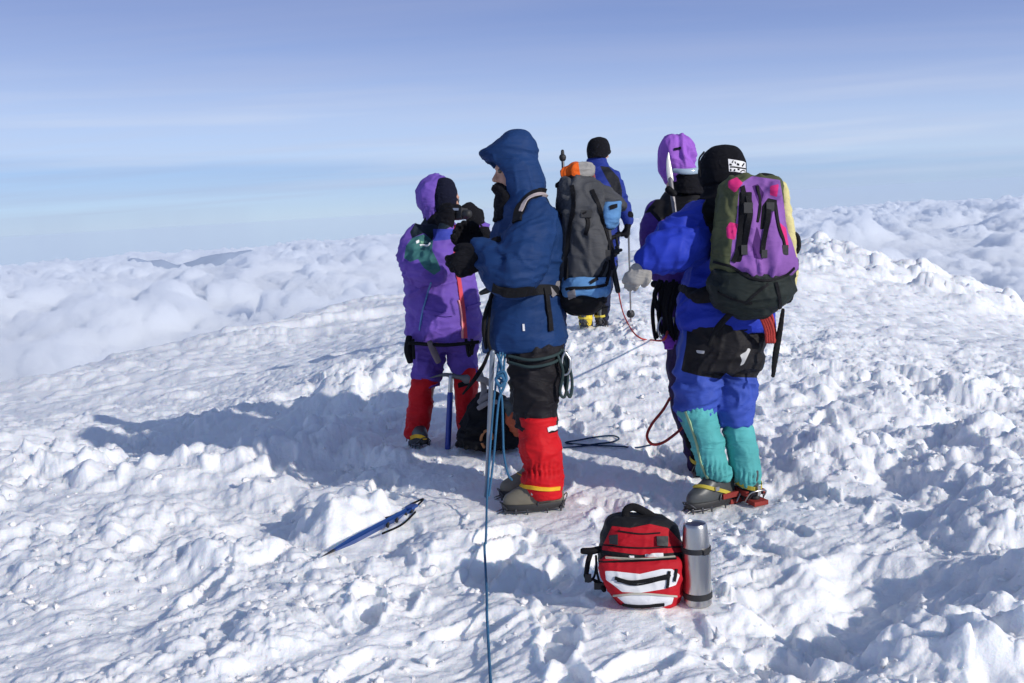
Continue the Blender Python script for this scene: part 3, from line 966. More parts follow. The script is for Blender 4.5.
EYEW = plain('eye', (0.10, 0.08, 0.07), 0.25, bump=0)
RED_G = fabric('red_gaiter', (0.55, 0.010, 0.016), 0.5, vary=0.12)
STEEL = plain('brushed_steel', (0.50, 0.49, 0.48), 0.31, 1.0, noise=0.05, scale=200, bump=0.05)
DKSTEEL = plain('dark_steel', (0.10, 0.10, 0.11), 0.4, 0.9)
RUBBER = plain('black_rubber', (0.018, 0.018, 0.02), 0.6, bump=0.25)
GREYPLASTIC = plain('grey_boot_plastic', (0.055, 0.06, 0.062), 0.42, bump=0.05)
OLIVEPLASTIC = plain('olive_boot_plastic', (0.15, 0.135, 0.10), 0.45, bump=0.05)
YELLOW = fabric('yellow_strap', (0.75, 0.42, 0.03), 0.5, scale=120, bump=0.15, vary=0.25)
OLDYELLOW = fabric('faded_yellow_strap', (0.52, 0.42, 0.06), 0.5, scale=120, bump=0.15, vary=0.25)
BLUECORD = fabric('blue_rope', (0.045, 0.15, 0.28), 0.6, scale=300, bump=0.6)
REDCORD = fabric('red_rope', (0.50, 0.06, 0.05), 0.6, scale=300, bump=0.6)
DARKCORD = fabric('dark_blue_rope', (0.02, 0.05, 0.11), 0.6, scale=300, bump=0.6)
WHITE = fabric('white_fabric', (0.75, 0.75, 0.76), 0.6, vary=0.08)
GREYW = fabric('grey_webbing', (0.27, 0.25, 0.25), 0.6, scale=90, bump=0.2)

def poly_mask(poly, dmax=None, dmin=None):
    """signed pixel distance to a polygon (positive inside); only parts nearer than dmax"""
    poly = np.asarray(poly, float)
    def fn(px, py, d):
        inside = np.zeros(px.shape, bool); dist = np.full(px.shape, 1e9)
        for k in range(len(poly)):
            a, b = poly[k], poly[(k + 1) % len(poly)]
            cond = (a[1] > py) != (b[1] > py)
            with np.errstate(divide='ignore', invalid='ignore'):
                xi = (b[0] - a[0]) * (py - a[1]) / (b[1] - a[1] + 1e-12) + a[0]
            inside ^= cond & (px < xi)
            ab = b - a; t = np.clip(((px - a[0]) * ab[0] + (py - a[1]) * ab[1]) / (ab @ ab), 0, 1)
            dist = np.minimum(dist, np.hypot(px - a[0] - t * ab[0], py - a[1] - t * ab[1]))
        s = np.where(inside, dist, -dist)
        if dmax is not None: s = np.minimum(s, (dmax - d) * 150)
        if dmin is not None: s = np.minimum(s, (d - dmin) * 150)
        return s
    return fn

# ================================================================== BODIES
def head_shapes(c, face, up, s=1.0):
    """head solids: c = middle of the skull, face = looking direction, up, s = scale"""
    f = np.asarray(face, float); f = f / np.linalg.norm(f)
    u = np.asarray(up, float); u = u - f * (u @ f); u /= np.linalg.norm(u)
    r = np.cross(f, u)
    ax = (r, f, u)
    def P(a, b, d): return c + (r * a + f * b + u * d) * s
    L = [sphere_w(P(0, -0.008, 0.025), np.array((0.074, 0.096, 0.088)) * s, ax, 16),
         sphere_w(P(0, 0.018, -0.045), np.array((0.060, 0.070, 0.072)) * s, ax, 14),          # cheeks and jaw
         sphere_w(P(0, 0.062, -0.098), np.array((0.026, 0.022, 0.020)) * s, ax, 10),          # chin
         tube_w([P(0, 0.080, 0.012), P(0, 0.098, -0.022), P(0, 0.104, -0.034)], np.array((0.009, 0.012, 0.015)) * s, n=10),   # nose
         sphere_w(P(-0.011, 0.094, -0.038), 0.009 * s, ax, 8), sphere_w(P(0.011, 0.094, -0.038), 0.009 * s, ax, 8),
         tube_w([P(-0.045, 0.068, 0.022), P(-0.02, 0.084, 0.028), P(0, 0.085, 0.024), P(0.02, 0.084, 0.028), P(0.045, 0.068, 0.022)], np.array((0.008, 0.010, 0.009, 0.010, 0.008)) * s, n=8),
         tube_w([P(-0.024, 0.077, -0.066), P(0, 0.088, -0.063), P(0.024, 0.077, -0.066)], np.array((0.004, 0.0075, 0.004)) * s, n=8),
         tube_w([P(-0.022, 0.076, -0.076), P(0, 0.085, -0.077), P(0.022, 0.076, -0.076)], np.array((0.004, 0.008, 0.004)) * s, n=8),
         sphere_w(P(-0.076, -0.010, -0.015), np.array((0.010, 0.018, 0.031)) * s, ax, 8), sphere_w(P(0.076, -0.010, -0.015), np.array((0.010, 0.018, 0.031)) * s, ax, 8),
         tube_w([P(0, -0.012, -0.05), P(0, -0.030, -0.13), P(0, -0.035, -0.20)], np.array((0.052, 0.055, 0.065)) * s)]
    eyes = [P(-0.032, 0.074, 0.006), P(0.032, 0.074, 0.006)]
    return L, eyes, P

def glove_shapes(wrist, fwd, palm, s=1.0, curl=0.9, thumb=1, cuff=0.05):
    """gloved hand: wrist point, pointing direction, palm normal, side of the thumb, bend of the fingers"""
    f = np.asarray(fwd, float); f /= np.linalg.norm(f)
    n = np.asarray(palm, float); n = n - f * (n @ f); n /= np.linalg.norm(n)
    b = np.cross(f, n)
    w = np.asarray(wrist, float)
    L = [tube_w([w - f * cuff * s, w, w + f * 0.045 * s, w + f * 0.088 * s], np.array((0.040, 0.036, 0.046, 0.044)) * s, aspect=[0.95, 0.85, 0.52, 0.46], ref=n)]
    for k, (o, ln) in enumerate(((-0.034, 0.072), (-0.011, 0.085), (0.012, 0.082), (0.034, 0.064))):
        p = w + (f * 0.075 + b * o) * s
        pts = [p]; a = 0.12 * curl
        for seg, q in enumerate((0.44, 0.32, 0.26)):
            a += curl * (0.45 + 0.16 * k * 0.25)
            p = p + (f * math.cos(a) + n * math.sin(a)) * ln * q * s
            pts.append(p)
        L.append(tube_w(pts, np.array((0.0145, 0.0135, 0.0125, 0.011)) * s, n=10, ref=n))
    t0 = w + (f * 0.028 - b * 0.030 * thumb) * s
    L.append(tube_w([t0, t0 + (f * 0.032 - b * 0.024 * thumb + n * 0.012) * s, t0 + (f * 0.058 - b * 0.022 * thumb + n * 0.034) * s],
                    np.array((0.019, 0.016, 0.012)) * s, n=10, ref=n))
    return L

def boot(parent, heel, toe, up, s, mat_upper, mat_strap, shaft=True, red_heel=False):
    """mountain boot with crampon: heel and toe points on the snow"""
    heel = np.asarray(heel, float); toe = np.asarray(toe, float)
    L = np.linalg.norm(toe - heel)
    f = (toe - heel) / L
    u = np.asarray(up, float); u = u - f * (u @ f); u /= np.linalg.norm(u)
    r = np.cross(f, u)
    lift = 0.018
    def Q(a, b, c): return heel + f * a * L + r * b + u * (c + lift)
    th = np.linspace(0, 2 * math.pi, 32, endpoint=False)
    def outline(x0, x1, w, z, toe_w=1.0):
        c = np.cos(th); sn = np.sin(th)
        a = (x0 + x1) / 2 + (x1 - x0) / 2 * np.sign(c) * np.abs(c) ** 0.85
        wid = w * (0.82 + 0.25 * np.sin(np.clip((a - 0.15), 0, 1) * 3.0)) * toe_w
        return np.array([Q(a[k], np.sign(sn[k]) * abs(sn[k]) ** 0.8 * wid[k], z) for k in range(32)])
    sole = loft([outline(0.01, 0.97, 0.045, -0.004), outline(-0.01, 1.0, 0.049, 0.006), outline(-0.01, 1.01, 0.050, 0.024), outline(0.0, 0.99, 0.048, 0.030)])
    up_ = loft([outline(0.0, 0.985, 0.046, 0.026), outline(0.0, 0.985, 0.047, 0.05), outline(0.01, 0.95, 0.045, 0.072), outline(0.02, 0.84, 0.043, 0.092),
                outline(0.02, 0.66, 0.042, 0.118), outline(0.02, 0.54, 0.044, 0.15), outline(0.06, 0.47, 0.037, 0.155), outline(0.09, 0.44, 0.032, 0.165)])
    b = blend('boot', [up_], mat_upper, parent, voxel=0.006, smooth=3, wrinkle=0.0)
    solid('boot_sole', [sole], RUBBER, b)
    # laces and tongue
    tg = [wire([Q(0.50 + 0.045 * k, -0.03, 0.112 - 0.010 * k), Q(0.53 + 0.045 * k, 0, 0.122 - 0.012 * k), Q(0.50 + 0.045 * k, 0.03, 0.112 - 0.010 * k)], 0.004) for k in range(5)]
    solid('boot_laces', tg, BLACK, b)
    # crampon: frame with points
    fr = []
    for sd in (-1, 1):
        fr.append(wire([Q(0.02, sd * 0.022, -0.004), Q(0.35, sd * 0.034, -0.004), Q(0.7, sd * 0.046, -0.004), Q(0.98, sd * 0.028, -0.003)], 0.0045))
        for a_, w_ in ((0.08, 0.03), (0.30, 0.036), (0.62, 0.046), (0.80, 0.044), (0.96, 0.03)):
            fr.append(tube_w([Q(a_, sd * w_, 0.004), Q(a_, sd * (w_ + 0.005), -0.032)], [0.007, 0.0015], n=6, per=2))
        fr.append(tube_w([Q(0.95, sd * 0.018, 0.0), Q(1.09, sd * 0.022, -0.014)], [0.006, 0.0015], n=6, per=2))
        fr.append(wire([Q(0.45, sd * 0.036, -0.002), Q(0.45, sd * 0.052, 0.03), Q(0.42, sd * 0.050, 0.055)], 0.005))
    fr.append(wire([Q(0.93, -0.045, 0.01), Q(1.01, -0.02, 0.034), Q(1.02, 0.02, 0.034), Q(0.93, 0.045, 0.01)], 0.003))
    fr.append(wire([Q(0.05, -0.045, 0.01), Q(-0.03, -0.02, 0.055), Q(-0.03, 0.02, 0.055), Q(0.05, 0.045, 0.01)], 0.003))
    c = solid('crampon', fr, DKSTEEL, b)
    if red_heel:
        hb = [box_w(Q(0.04, 0, 0.0), (f, r, u), (0.045, 0.04, 0.011)), box_w(Q(0.22, 0.047, 0.040), (f, r, u), (0.05, 0.008, 0.013)), box_w(Q(0.22, -0.047, 0.040), (f, r, u), (0.05, 0.008, 0.013))]
        solid('heel_plate', hb, fabric('red_crampon_plate', (0.24, 0.035, 0.03), 0.5), b)
        solid('heel_lever', [box_w(Q(-0.045, 0, 0.06), (f, r, u), (0.003, 0.009, 0.024)), wire([Q(0.1, -0.052, 0.0), Q(-0.02, -0.045, 0.05), Q(-0.05, 0, 0.06), Q(-0.02, 0.045, 0.05), Q(0.1, 0.052, 0.0)], 0.004)], STEEL, b)
    # strap round the ankle
    if mat_strap is not None:
        V = []
        for k in np.linspace(0, 2 * math.pi, 30, endpoint=True):
            a_ = 0.33 + 0.355 * math.cos(k); b_ = 0.060 * math.sin(k); z_ = 0.088 + 0.02 * math.cos(k)
            V.append(np.array([Q(a_, b_, z_ + 0.010), Q(a_, b_ * 1.06, z_ + 0.010), Q(a_, b_ * 1.06, z_ - 0.010), Q(a_, b_, z_ - 0.010)]))
        solid('crampon_strap', [loft(V)], mat_strap, b, smooth=False)
    for sd in (-1, 1):
        solid('buckle', [box_w(Q(0.52, sd * 0.056, 0.090), (f, r, u), (0.012, 0.005, 0.010))], STEEL, b, smooth=False)
    return b

def boot_at(parent, ankle, direc, L, mat_upper, mat_strap, **kw):
    f = np.array([direc[0], direc[1], 0.0]); f /= np.linalg.norm(f)
    h = np.array(ankle, float) - f * 0.29 * L; t = h + f * L
    h[2] = gz(h[0], h[1]); t[2] = gz(t[0], t[1])
    m_ = max(gz(*(h + f * L * k)[:2]) - (h[2] + (t[2] - h[2]) * k) for k in (0.25, 0.5, 0.75))
    z_ = max(0.0, m_) * 0.7
    h[2] += z_; t[2] += z_
    return boot(parent, h, t, UPV, 1, mat_upper, mat_strap, **kw)

def person(name_base, label, base):
    o = empty('person', base)
    tag(o, label, 'person', 'climbers on the summit')
    return o

def torso_core(F, rows, k=0.8):
    return F.slab([(y, (xl + xr) / 2 - (xr - xl) / 2 * k, (xl + xr) / 2 + (xr - xl) / 2 * k, hd * k, *rest) for y, xl, xr, hd, *rest in rows])
def thin(path, k=0.72):
    return [(a, b, c, r * k) for a, b, c, r in path]

def eyes_of(parent, pts, s=1.0):
    for e in pts:
        solid('eye', [sphere_w(e, 0.0125 * s, None, 10)], EYEW, parent)

UPV = np.array([0, 0, 1.0])
# ================================================================== PERSON IN THE DARK BLUE HOODED JACKET (middle)
FB = Fig(5.2)
gB = on_ground(530, 506)
pB = person('b', 'climber in a dark blue hooded jacket, black trousers and red gaiters, seen in profile', gB)
JB = fabric('dark_blue_shell', (0.011, 0.038, 0.128), 0.5, vary=0.15, scale=18, bump=0.6)
torsoB = [(353, 483, 565, 42), (345, 482, 566, 45), (330, 483, 567, 46), (310, 486, 566, 44), (294, 490, 563, 42), (284, 491, 562, 41), (265, 490, 565, 44),
          (240, 490, 567, 47), (224, 494, 564, 48), (210, 501, 556, 44), (200, 506, 547, 30), (190, 505, 540, 20)]
armB1 = [(537, 220, -38, 21), (530, 240, -50, 24), (520, 264, -58, 26), (509, 274, -60, 24), (497, 264, -55, 19), (488, 254, -48, 15), (482, 250, -45, 13)]
armB2 = [(527, 222, 38, 20), (515, 248, 50, 23), (500, 268, 50, 21), (488, 258, 40, 17), (480, 250, 34, 13)]
hL, hE, hP = head_shapes(FB.p(513, 172, -2), -R_ * 0.97 - U_ * 0.10 - F_ * 0.16, U_, 0.96)
legB1 = [(345, 506, 562, 24), (365, 508, 562, 24), (385, 510, 560, 23), (405, 512, 559, 22), (418, 514, 559, 22), (428, 517, 557, 20)]
legB2 = [(y, a + 1, b - 1, h) for y, a, b, h in legB1]
bodyB = blend('body', hL + [torso_core(FB, torsoB), torso_core(FB, [(352, 500, 560, 36), (372, 506, 558, 34)]), FB.tube(thin(armB1)), FB.tube(thin(armB2)),
              FB.tube([(536, 350, -18, 18), (536, 420, -18, 15), (541, 470, -18, 12), (544, 492, -18, 11)]), FB.tube([(534, 350, 22, 18), (534, 420, 22, 15), (537, 465, 22, 12), (538, 484, 22, 11)]),
              FB.tube([(482, 250, -45, 6), (468, 252, -44, 4)]), FB.tube([(480, 250, 34, 6), (468, 246, 26, 4)])], SKIN, pB, voxel=0.0062, smooth=3)
eyes_of(pB, hE)
jB = blend('jacket', [FB.slab(torsoB), FB.tube(armB1, fold=0.07, seed=1), FB.tube(armB2, fold=0.06, seed=2)], JB, pB, voxel=0.009, smooth=5, wrinkle=0.0075, wfreq=8, seed=11, stretch=(0.8, 0.8, 1.5))
hoodB = blend('hood', [FB.slab([(130, 512, 525, 5), (133, 505, 531, 12), (140, 496, 536, 17), (147, 486, 538.5, 20), (152, 479.5, 539, 20), (156, 480.5, 539.5, 21), (162, 485, 540, 22), (170, 491, 542, 24), (180, 497, 545, 24),
                                (188, 500, 545, 24), (196, 504, 543, 25), (204, 508, 541, 28), (212, 510, 540, 30)])], JB, pB, voxel=0.007, smooth=2, wrinkle=0.006, wfreq=9, seed=14,
              cut=[FB.ell(497, 182, 0, 18, 25, 19)])
solid('hood_toggle', [sphere_w(hit([hoodB], 513, 203)[0], 0.007)], STEEL, pB)
blend('neck_warmer', [FB.slab([(185, 493, 512, 10), (190, 491, 515, 15), (196, 495, 520, 17), (204, 494, 522, 19), (212, 493, 522, 22), (222, 492, 520, 24)])], BLACKF, pB, voxel=0.007, smooth=3, wrinkle=0.006, wfreq=14, seed=15)
glB = []
for wr, fw, pn, th_ in ((FB.p(485, 254, -48), -R_ * 1 - U_ * 0.45, F_ + 0.3 * U_, 1), (FB.p(482, 248, 33), -R_ * 0.9 + U_ * 0.5 - F_ * 0.3, -F_ + 0.3 * U_, -1)):
    blend('glove', glove_shapes(wr, fw, pn, 1.38, 0.75, th_, cuff=0.06), BLACKF, pB, voxel=0.0055, smooth=2, wrinkle=0.003, wfreq=25, seed=16)
def gathers(y0, y1, amp=0.005, f=1.5, top=None):
    def fn(px, py):
        w = np.exp(-((py - (y0 + y1) / 2) / ((y1 - y0) / 2)) ** 2)
        if top is not None: w = np.maximum(w, 0.7 * np.exp(-((py - top) / 4.0) ** 2))
        return amp * w * np.sin(px * f + 0.6 * np.sin(py * 0.5))
    return fn
TR = fabric('black_trousers', (0.012, 0.011, 0.014), 0.5, vary=0.3, scale=22, bump=0.8)
blend('trousers', [FB.slab([(335, 500, 562, 38), (352, 502, 563, 40), (368, 507, 562, 38), (380, 509, 560, 30)]), FB.slab(legB1, dz=-17), FB.slab(legB2, dz=22)], TR, pB, voxel=0.009, smooth=4, wrinkle=0.011, wfreq=10, seed=17)
gaitB = [(417, 518, 557, 21), (424, 519, 557, 21), (440, 519, 560, 21), (455, 521, 562, 20), (464, 524, 562, 18), (468, 525, 561, 17), (474, 522, 563, 20), (482, 522, 563, 20), (490, 524, 562, 19), (498, 532, 561, 17)]
gB1 = blend('gaiter', [FB.slab(gaitB, dz=-18)], RED_G, pB, voxel=0.008, smooth=3, wrinkle=0.006, wfreq=11, seed=18, extra=gathers(464, 478, 0.006, 1.35))
blend('gaiter', [FB.slab([(y - (y - 417) * 0.12, a, b - 2, h) for y, a, b, h in gaitB], dz=24)], RED_G, pB, voxel=0.008, smooth=3, wrinkle=0.006, wfreq=11, seed=19)
solid('gaiter_badge', [patch([gB1], [(547, 427), (556, 425), (557, 430), (548, 432)])], WHITE, gB1)
solid('gaiter_badge', [patch([gB1], [(549, 431), (557, 429.5), (557, 431.5), (549, 433)], lift=0.004)], BLACK, gB1)
bt = boot_at(pB, FB.p(546, 495, -18), -R_ - 0.12 * F_, 0.315, OLIVEPLASTIC, None, shaft=False)
boot_at(pB, FB.p(541, 486, 24), -R_ - 0.05 * F_, 0.31, OLIVEPLASTIC, YELLOW, shaft=False)
solid('crampon_strap', [ribbon([bt, gB1], [(505, 482), (513, 485), (524, 486), (536, 488), (548, 489), (559, 488)], 0.018, 0.005, 0.004)], YELLOW, bt)
# harness and slings
hr = [FB.tube([(x, y, z, 1.45) for x, y, z in pts], per=8) for pts in (
    [(509, 356, -40), (530, 360, -48), (550, 357, -46), (562, 352, -25)], [(509, 362, -38), (530, 367, -46), (552, 363, -44), (563, 356, -22)],
    [(560, 352, -30), (566, 368, -30), (565, 385, -30), (570, 397, -30), (572, 380, -28), (566, 352, -26)], [(558, 356, -36), (563, 372, -38), (560, 392, -36), (565, 396, -34), (568, 372, -32), (563, 350, -28)],
    [(561, 350, -28), (569, 360, -28), (567, 378, -28), (562, 362, -28)])]
each('harness_sling', hr, fabric('grey_green_sling', (0.03, 0.05, 0.052), 0.6), pB)
solid('harness_carabiner', [FB.tube([(565, 352, -34, 1.3), (570, 360, -34, 1.3), (569, 372, -34, 1.3), (563, 374, -34, 1.3), (562, 360, -34, 1.3), (565, 352, -34, 1.3)])], STEEL, pB)
# ---- his backpack
FP = Fig(5.2)
pk = empty('backpack', FP.p(585, 313, 0))
tag(pk, 'grey backpack with black base and light blue pocket, worn by the climber in dark blue', 'backpack')
PKG = fabric('grey_pack_cloth', (0.068, 0.070, 0.077), 0.55, vary=0.2, scale=16, bump=0.8)
PKB = fabric('light_blue_pack_cloth', (0.115, 0.27, 0.52), 0.6, vary=0.2)
mainP = blend('pack_body', [FP.slab([(180, 562, 594, 18), (190, 559, 604, 24), (205, 559, 608, 27), (230, 560, 608, 28), (255, 560, 612, 28), (270, 560, 612, 28), (279, 560, 611, 27), (286, 562, 606, 22)], n=2.6, dz=-6)],
              PKG, pk, voxel=0.008, smooth=3, wrinkle=0.011, wfreq=10, seed=21, stretch=(1.5, 1.5, 0.7))
blend('pack_lid', [FP.slab([(177, 574, 590, 14), (183, 568, 600, 22), (192, 567, 612, 27), (200, 569, 622, 29), (206, 585, 626, 26), (210, 600, 624, 20)], n=2.6)], PKG, pk, voxel=0.008, smooth=3, wrinkle=0.007, wfreq=10, seed=22)
blend('side_pocket', [FP.slab([(203, 599, 622, 18), (212, 598, 621, 20), (222, 599, 618, 19), (229, 602, 614, 14)], n=2.8, dz=-12)], PKB, pk, voxel=0.007, smooth=3, wrinkle=0.005, wfreq=12, seed=23)
blend('lower_band', [FP.slab([(278, 561, 610, 30), (284, 560, 610, 32), (293, 560, 609, 32), (298, 562, 606, 30)], n=2.8, dz=-8)], PKB, pk, voxel=0.007, smooth=2, wrinkle=0.005, wfreq=12, seed=24)
blend('pack_base', [FP.slab([(292, 556, 607, 29), (298, 554, 607, 32), (304, 557, 605, 30), (310, 562, 600, 26), (315, 572, 592, 18)], n=2.5)], BLACK, pk, voxel=0.008, smooth=3, wrinkle=0.006, wfreq=11, seed=25)
allP = [o for o in pk.children if o in TREES]
st = [ribbon(allP, p, w) for p, w in (([(592, 190), (600, 210), (607, 235), (610, 262), (606, 284)], 0.020), ([(572, 186), (574, 205), (568, 240), (566, 280)], 0.022),
      ([(566, 289), (580, 288), (596, 287), (606, 285)], 0.014), ([(584, 212), (588, 222), (586, 235)], 0.02), ([(606, 262), (600, 276), (590, 283)], 0.016), ([(610, 240), (612, 255), (612, 270)], 0.03))]
each('pack_strap', st, WEB, pk)
each('buckle', [box_w(hit(allP, 586, 214)[0], (R_, F_, U_), (0.026, 0.010, 0.018)), box_w(hit(allP, 607, 255)[0], (R_, F_, U_), (0.016, 0.010, 0.024))], RUBBER, pk, False)
solid('white_label', [patch(allP, [(609, 206), (617, 204), (617, 208), (610, 210)])], BLACK, pk)
solid('pack_tag', [patch(allP, [(568, 292), (575, 289), (576, 297), (569, 300)], lift=0.004)], GREYW, pk)
# shoulder strap and hip belt lie on the jacket
solid('shoulder_strap', [ribbon([jB, hoodB], [(517, 222), (521, 208), (530, 198), (541, 193), (553, 197), (563, 205)], 0.052, 0.007)], WEB, pk)
solid('strap_padding', [ribbon([jB, hoodB], [(521, 213), (526, 203), (534, 197), (543, 195.5), (553, 199.5), (562, 206)], 0.021, 0.010)], fabric('pale_strap', (0.42, 0.36, 0.36), 0.7), pk)
solid('hip_belt', [ribbon([jB], [(493, 287), (505, 292), (520, 292), (536, 290), (552, 290), (563, 293)], 0.050, 0.006)], WEB, pk)
solid('belt_tail', [ribbon([jB], [(545, 288), (547, 305), (549, 320), (550, 331)], 0.026, 0.006, 0.008)], WEB, pk)
each('belt_buckle', [box_w(hit([jB], 557, 286)[0], (R_, F_, U_), (0.014, 0.014, 0.024)), box_w(hit([jB], 552, 292)[0], (R_ * 0.8 + U_ * 0.6, F_, U_ * 0.8 - R_ * 0.6), (0.012, 0.014, 0.024))], GREYW, pk, False)
solid('jacket_logo', [patch([jB], [(522.5, 324), (524.5, 324), (525, 331), (523, 331)])], WHITE, pB)
# things carried on it
rollm = fabric('orange_sack', (0.80, 0.13, 0.015), 0.5, vary=0.15)
o = blend('stuff_sack', [FP.tube([(566, 174, -4, 7.5), (574, 172, -6, 8.6), (582, 170, -6, 8.6), (588, 169, -6, 7)])], rollm, voxel=0.006, smooth=2, wrinkle=0.010, wfreq=14, seed=26,
          masks={'grey': lambda px, py, d: px - 579.5 - (py - 170) * 0.15})
o.data.materials[0] = fabric('orange_sack_grey_end', (0.80, 0.13, 0.015), 0.5, masks=[('grey', (0.30, 0.29, 0.28))], vary=0.15)
tag(o, 'small orange stuff sack with a grey end strapped on top of the grey backpack', 'stuff sack')
o = blend('rain_cover', [FP.tube([(557, 185, -8, 3.5), (565, 183, -10, 5), (575, 181, -10, 5), (588, 178, -8, 4)], fold=0.2)], BLACK, voxel=0.006, smooth=2, wrinkle=0.006, wfreq=18, seed=27)
tag(o, 'crumpled black cloth tucked under the orange sack on the grey backpack', 'cloth')
r_ = empty('ski_pole', FP.p(563, 190, 4))
tag(r_, 'upper end of a dark pole standing out of the top of the grey backpack', 'pole')
solid('shaft', [FP.tube([(562.6, 156, 4, 1.4), (563.2, 172, 4, 1.5), (564, 196, 4, 1.5)])], DKSTEEL, r_)
solid('pole_grip', [FP.tube([(562.5, 151, 4, 1.6), (562.6, 155, 4, 1.9), (562.8, 159, 4, 1.6)])], RUBBER, r_)
solid('pole_basket', [FP.tube([(562.6, 157.2, 4, 3.6), (562.7, 158.4, 4, 3.4)], n=12)], RUBBER, r_)
r_ = solid('ice_hammer', [FP.tube([(609, 250, -4, 3), (613, 268, -2, 3), (618, 291, 0, 2.6)]), FP.tube([(603, 250, -4, 2), (612, 252, -4, 3), (621, 250, -4, 1.6)]), FP.tube([(616, 247, -4, 1.3), (618, 253, -4, 1.6)])], RUBBER)
tag(r_, 'black ice hammer hanging head up behind the grey backpack', 'ice hammer')

# ================================================================== PERSON IN PURPLE WITH RED GAITERS (left)
FA = Fig(6.4)
gA = on_ground(420, 446)
pA = person('a', 'climber in a purple suit with green shoulder, holding a camera to the face', gA)
JA = fabric('purple_shell', (0.15, 0.08, 0.40), 0.5, vary=0.12, scale=18, bump=0.6, masks=[('green', (0.045, 0.15, 0.15)), ('yoke', (0.012, 0.02, 0.03)), ('cuff', (0.045, 0.06, 0.36))])
torsoA = [(344, 408, 481, 36), (336, 406, 483, 38), (322, 406, 482, 38), (305, 405, 480, 37), (288, 404, 478, 36), (272, 403, 475, 35), (258, 404, 473, 35), (244, 408, 471, 34), (234, 413, 466, 30),
          (226, 420, 458, 23), (218, 426, 450, 17), (210, 428, 448, 14)]
armA1 = [(422, 238, -20, 16), (416, 252, -34, 18), (421, 266, -44, 19), (430, 268, -52, 18), (438, 257, -54, 15), (443, 244, -52, 12.5), (446, 231, -50, 10)]
armA2 = [(462, 238, 4, 15), (474, 250, -6, 15), (484, 249, -18, 13), (484, 239, -28, 11), (478, 226, -37, 9)]
hL, hE, hP = head_shapes(FA.p(446, 201, -6), R_ * 0.80 - F_ * 0.58 - U_ * 0.06, U_, 0.93)
bodyA = blend('body', hL + [torso_core(FA, torsoA), FA.tube(thin(armA1)), FA.tube(thin(armA2)), FA.tube([(428, 340, 0, 14), (424, 385, 0, 11), (418, 430, 0, 9)]), FA.tube([(462, 340, 0, 14), (465, 385, 0, 11), (468, 425, 0, 9)]),
              FA.slab([(330, 414, 474, 26), (350, 416, 474, 24)]), FA.tube([(446, 234, -50, 5), (446, 226, -49, 3.2)]), FA.tube([(477, 229, -36, 5), (473, 223, -37, 3.2)])], SKIN, pA, voxel=0.0062, smooth=3)
eyes_of(pA, hE, 0.9)
dA = FA.D
jA = blend('jacket', [FA.slab(torsoA), FA.tube(armA1, fold=0.08, seed=4), FA.tube(armA2, fold=0.06, seed=5)], JA, pA, voxel=0.009, smooth=4, wrinkle=0.010, wfreq=8.5, seed=31,
           masks={'green': poly_mask([(404, 258), (406, 246), (412, 238), (424, 234), (433, 240), (432, 250), (438, 262), (441, 270), (434, 275), (424, 268), (418, 259), (410, 262)], dmax=dA - 0.05),
                  'yoke': poly_mask([(410, 232), (420, 215), (452, 214), (452, 226), (434, 236), (432, 240), (424, 233), (412, 238)]),
                  'cuff': poly_mask([(433, 229), (456, 229), (455, 239), (434, 241)], dmax=dA - 0.15)})
hoodA = blend('hood', [FA.slab([(175.5, 435, 443, 6), (178, 428, 447, 12), (183, 421, 450, 17), (190, 417, 451, 20), (198, 416, 450, 21), (206, 418, 448, 20), (213, 422, 447, 18), (220, 425, 448, 17), (226, 425, 448, 17)])],
              fabric('purple_hood', (0.16, 0.085, 0.42), 0.5, vary=0.12, scale=20, bump=0.7), pA, voxel=0.008, smooth=3, wrinkle=0.011, wfreq=11, seed=32, stretch=(1.4, 1.4, 0.8), cut=[FA.ell(455, 199, -12, 20, 26, 26)])
blend('cap', [FA.slab([(178, 441, 448, 6), (180, 437, 452, 11), (185, 434, 455.5, 15), (192, 432, 457.5, 17), (200, 432, 458.5, 17.5), (208, 432.5, 459, 17.5), (212, 434, 458, 16.5)], dz=-7)], NAVY, pA, voxel=0.006, smooth=3, wrinkle=0.002, wfreq=20, seed=33)
blend('neck_warmer', [FA.slab([(213, 431, 449, 13), (220, 427, 452, 17), (227, 424, 456, 20), (233, 420, 458, 22)], dz=-4)], BLACKF, pA, voxel=0.007, smooth=3, wrinkle=0.005, wfreq=14, seed=34)
for wr, fw, pn, th_ in ((FA.p(446, 229.5, -51), U_ + 0.02 * R_, F_ * 0.8 + 0.5 * R_, -1), (FA.p(479, 226.5, -40), U_ * 0.85 - R_ * 0.5, -R_ * 0.6 + F_ * 0.8, 1)):
    blend('glove', glove_shapes(wr, fw, pn, 1.28, 1.15, th_, cuff=0.04), BLACKF, pA, voxel=0.0055, smooth=2, wrinkle=0.003, wfreq=25, seed=35)
blend('trousers', [FA.slab([(330, 410, 479, 28), (344, 409, 479, 28), (352, 410, 478, 24)]), FA.slab([(344, 411, 446, 20), (360, 411, 445, 19), (374, 412, 442, 18), (386, 413, 438, 15)]), FA.slab([(344, 447, 478, 20), (358, 448, 478, 19), (372, 451, 478, 18), (384, 455, 477, 15)])],
      fabric('purple_trousers', (0.13, 0.07, 0.36), 0.55, vary=0.15, scale=20, bump=0.8), pA, voxel=0.009, smooth=3, wrinkle=0.012, wfreq=10, seed=36)
gaitA = [(376, 413, 439, 19), (384, 410, 438, 19), (391, 409, 434, 17), (405, 408, 433, 16), (420, 406, 431, 16), (432, 404, 428, 15), (438, 405, 427, 14)]
gA1 = blend('gaiter', [FA.slab(gaitA)], RED_G, pA, voxel=0.008, smooth=3, wrinkle=0.006, wfreq=12, seed=37)
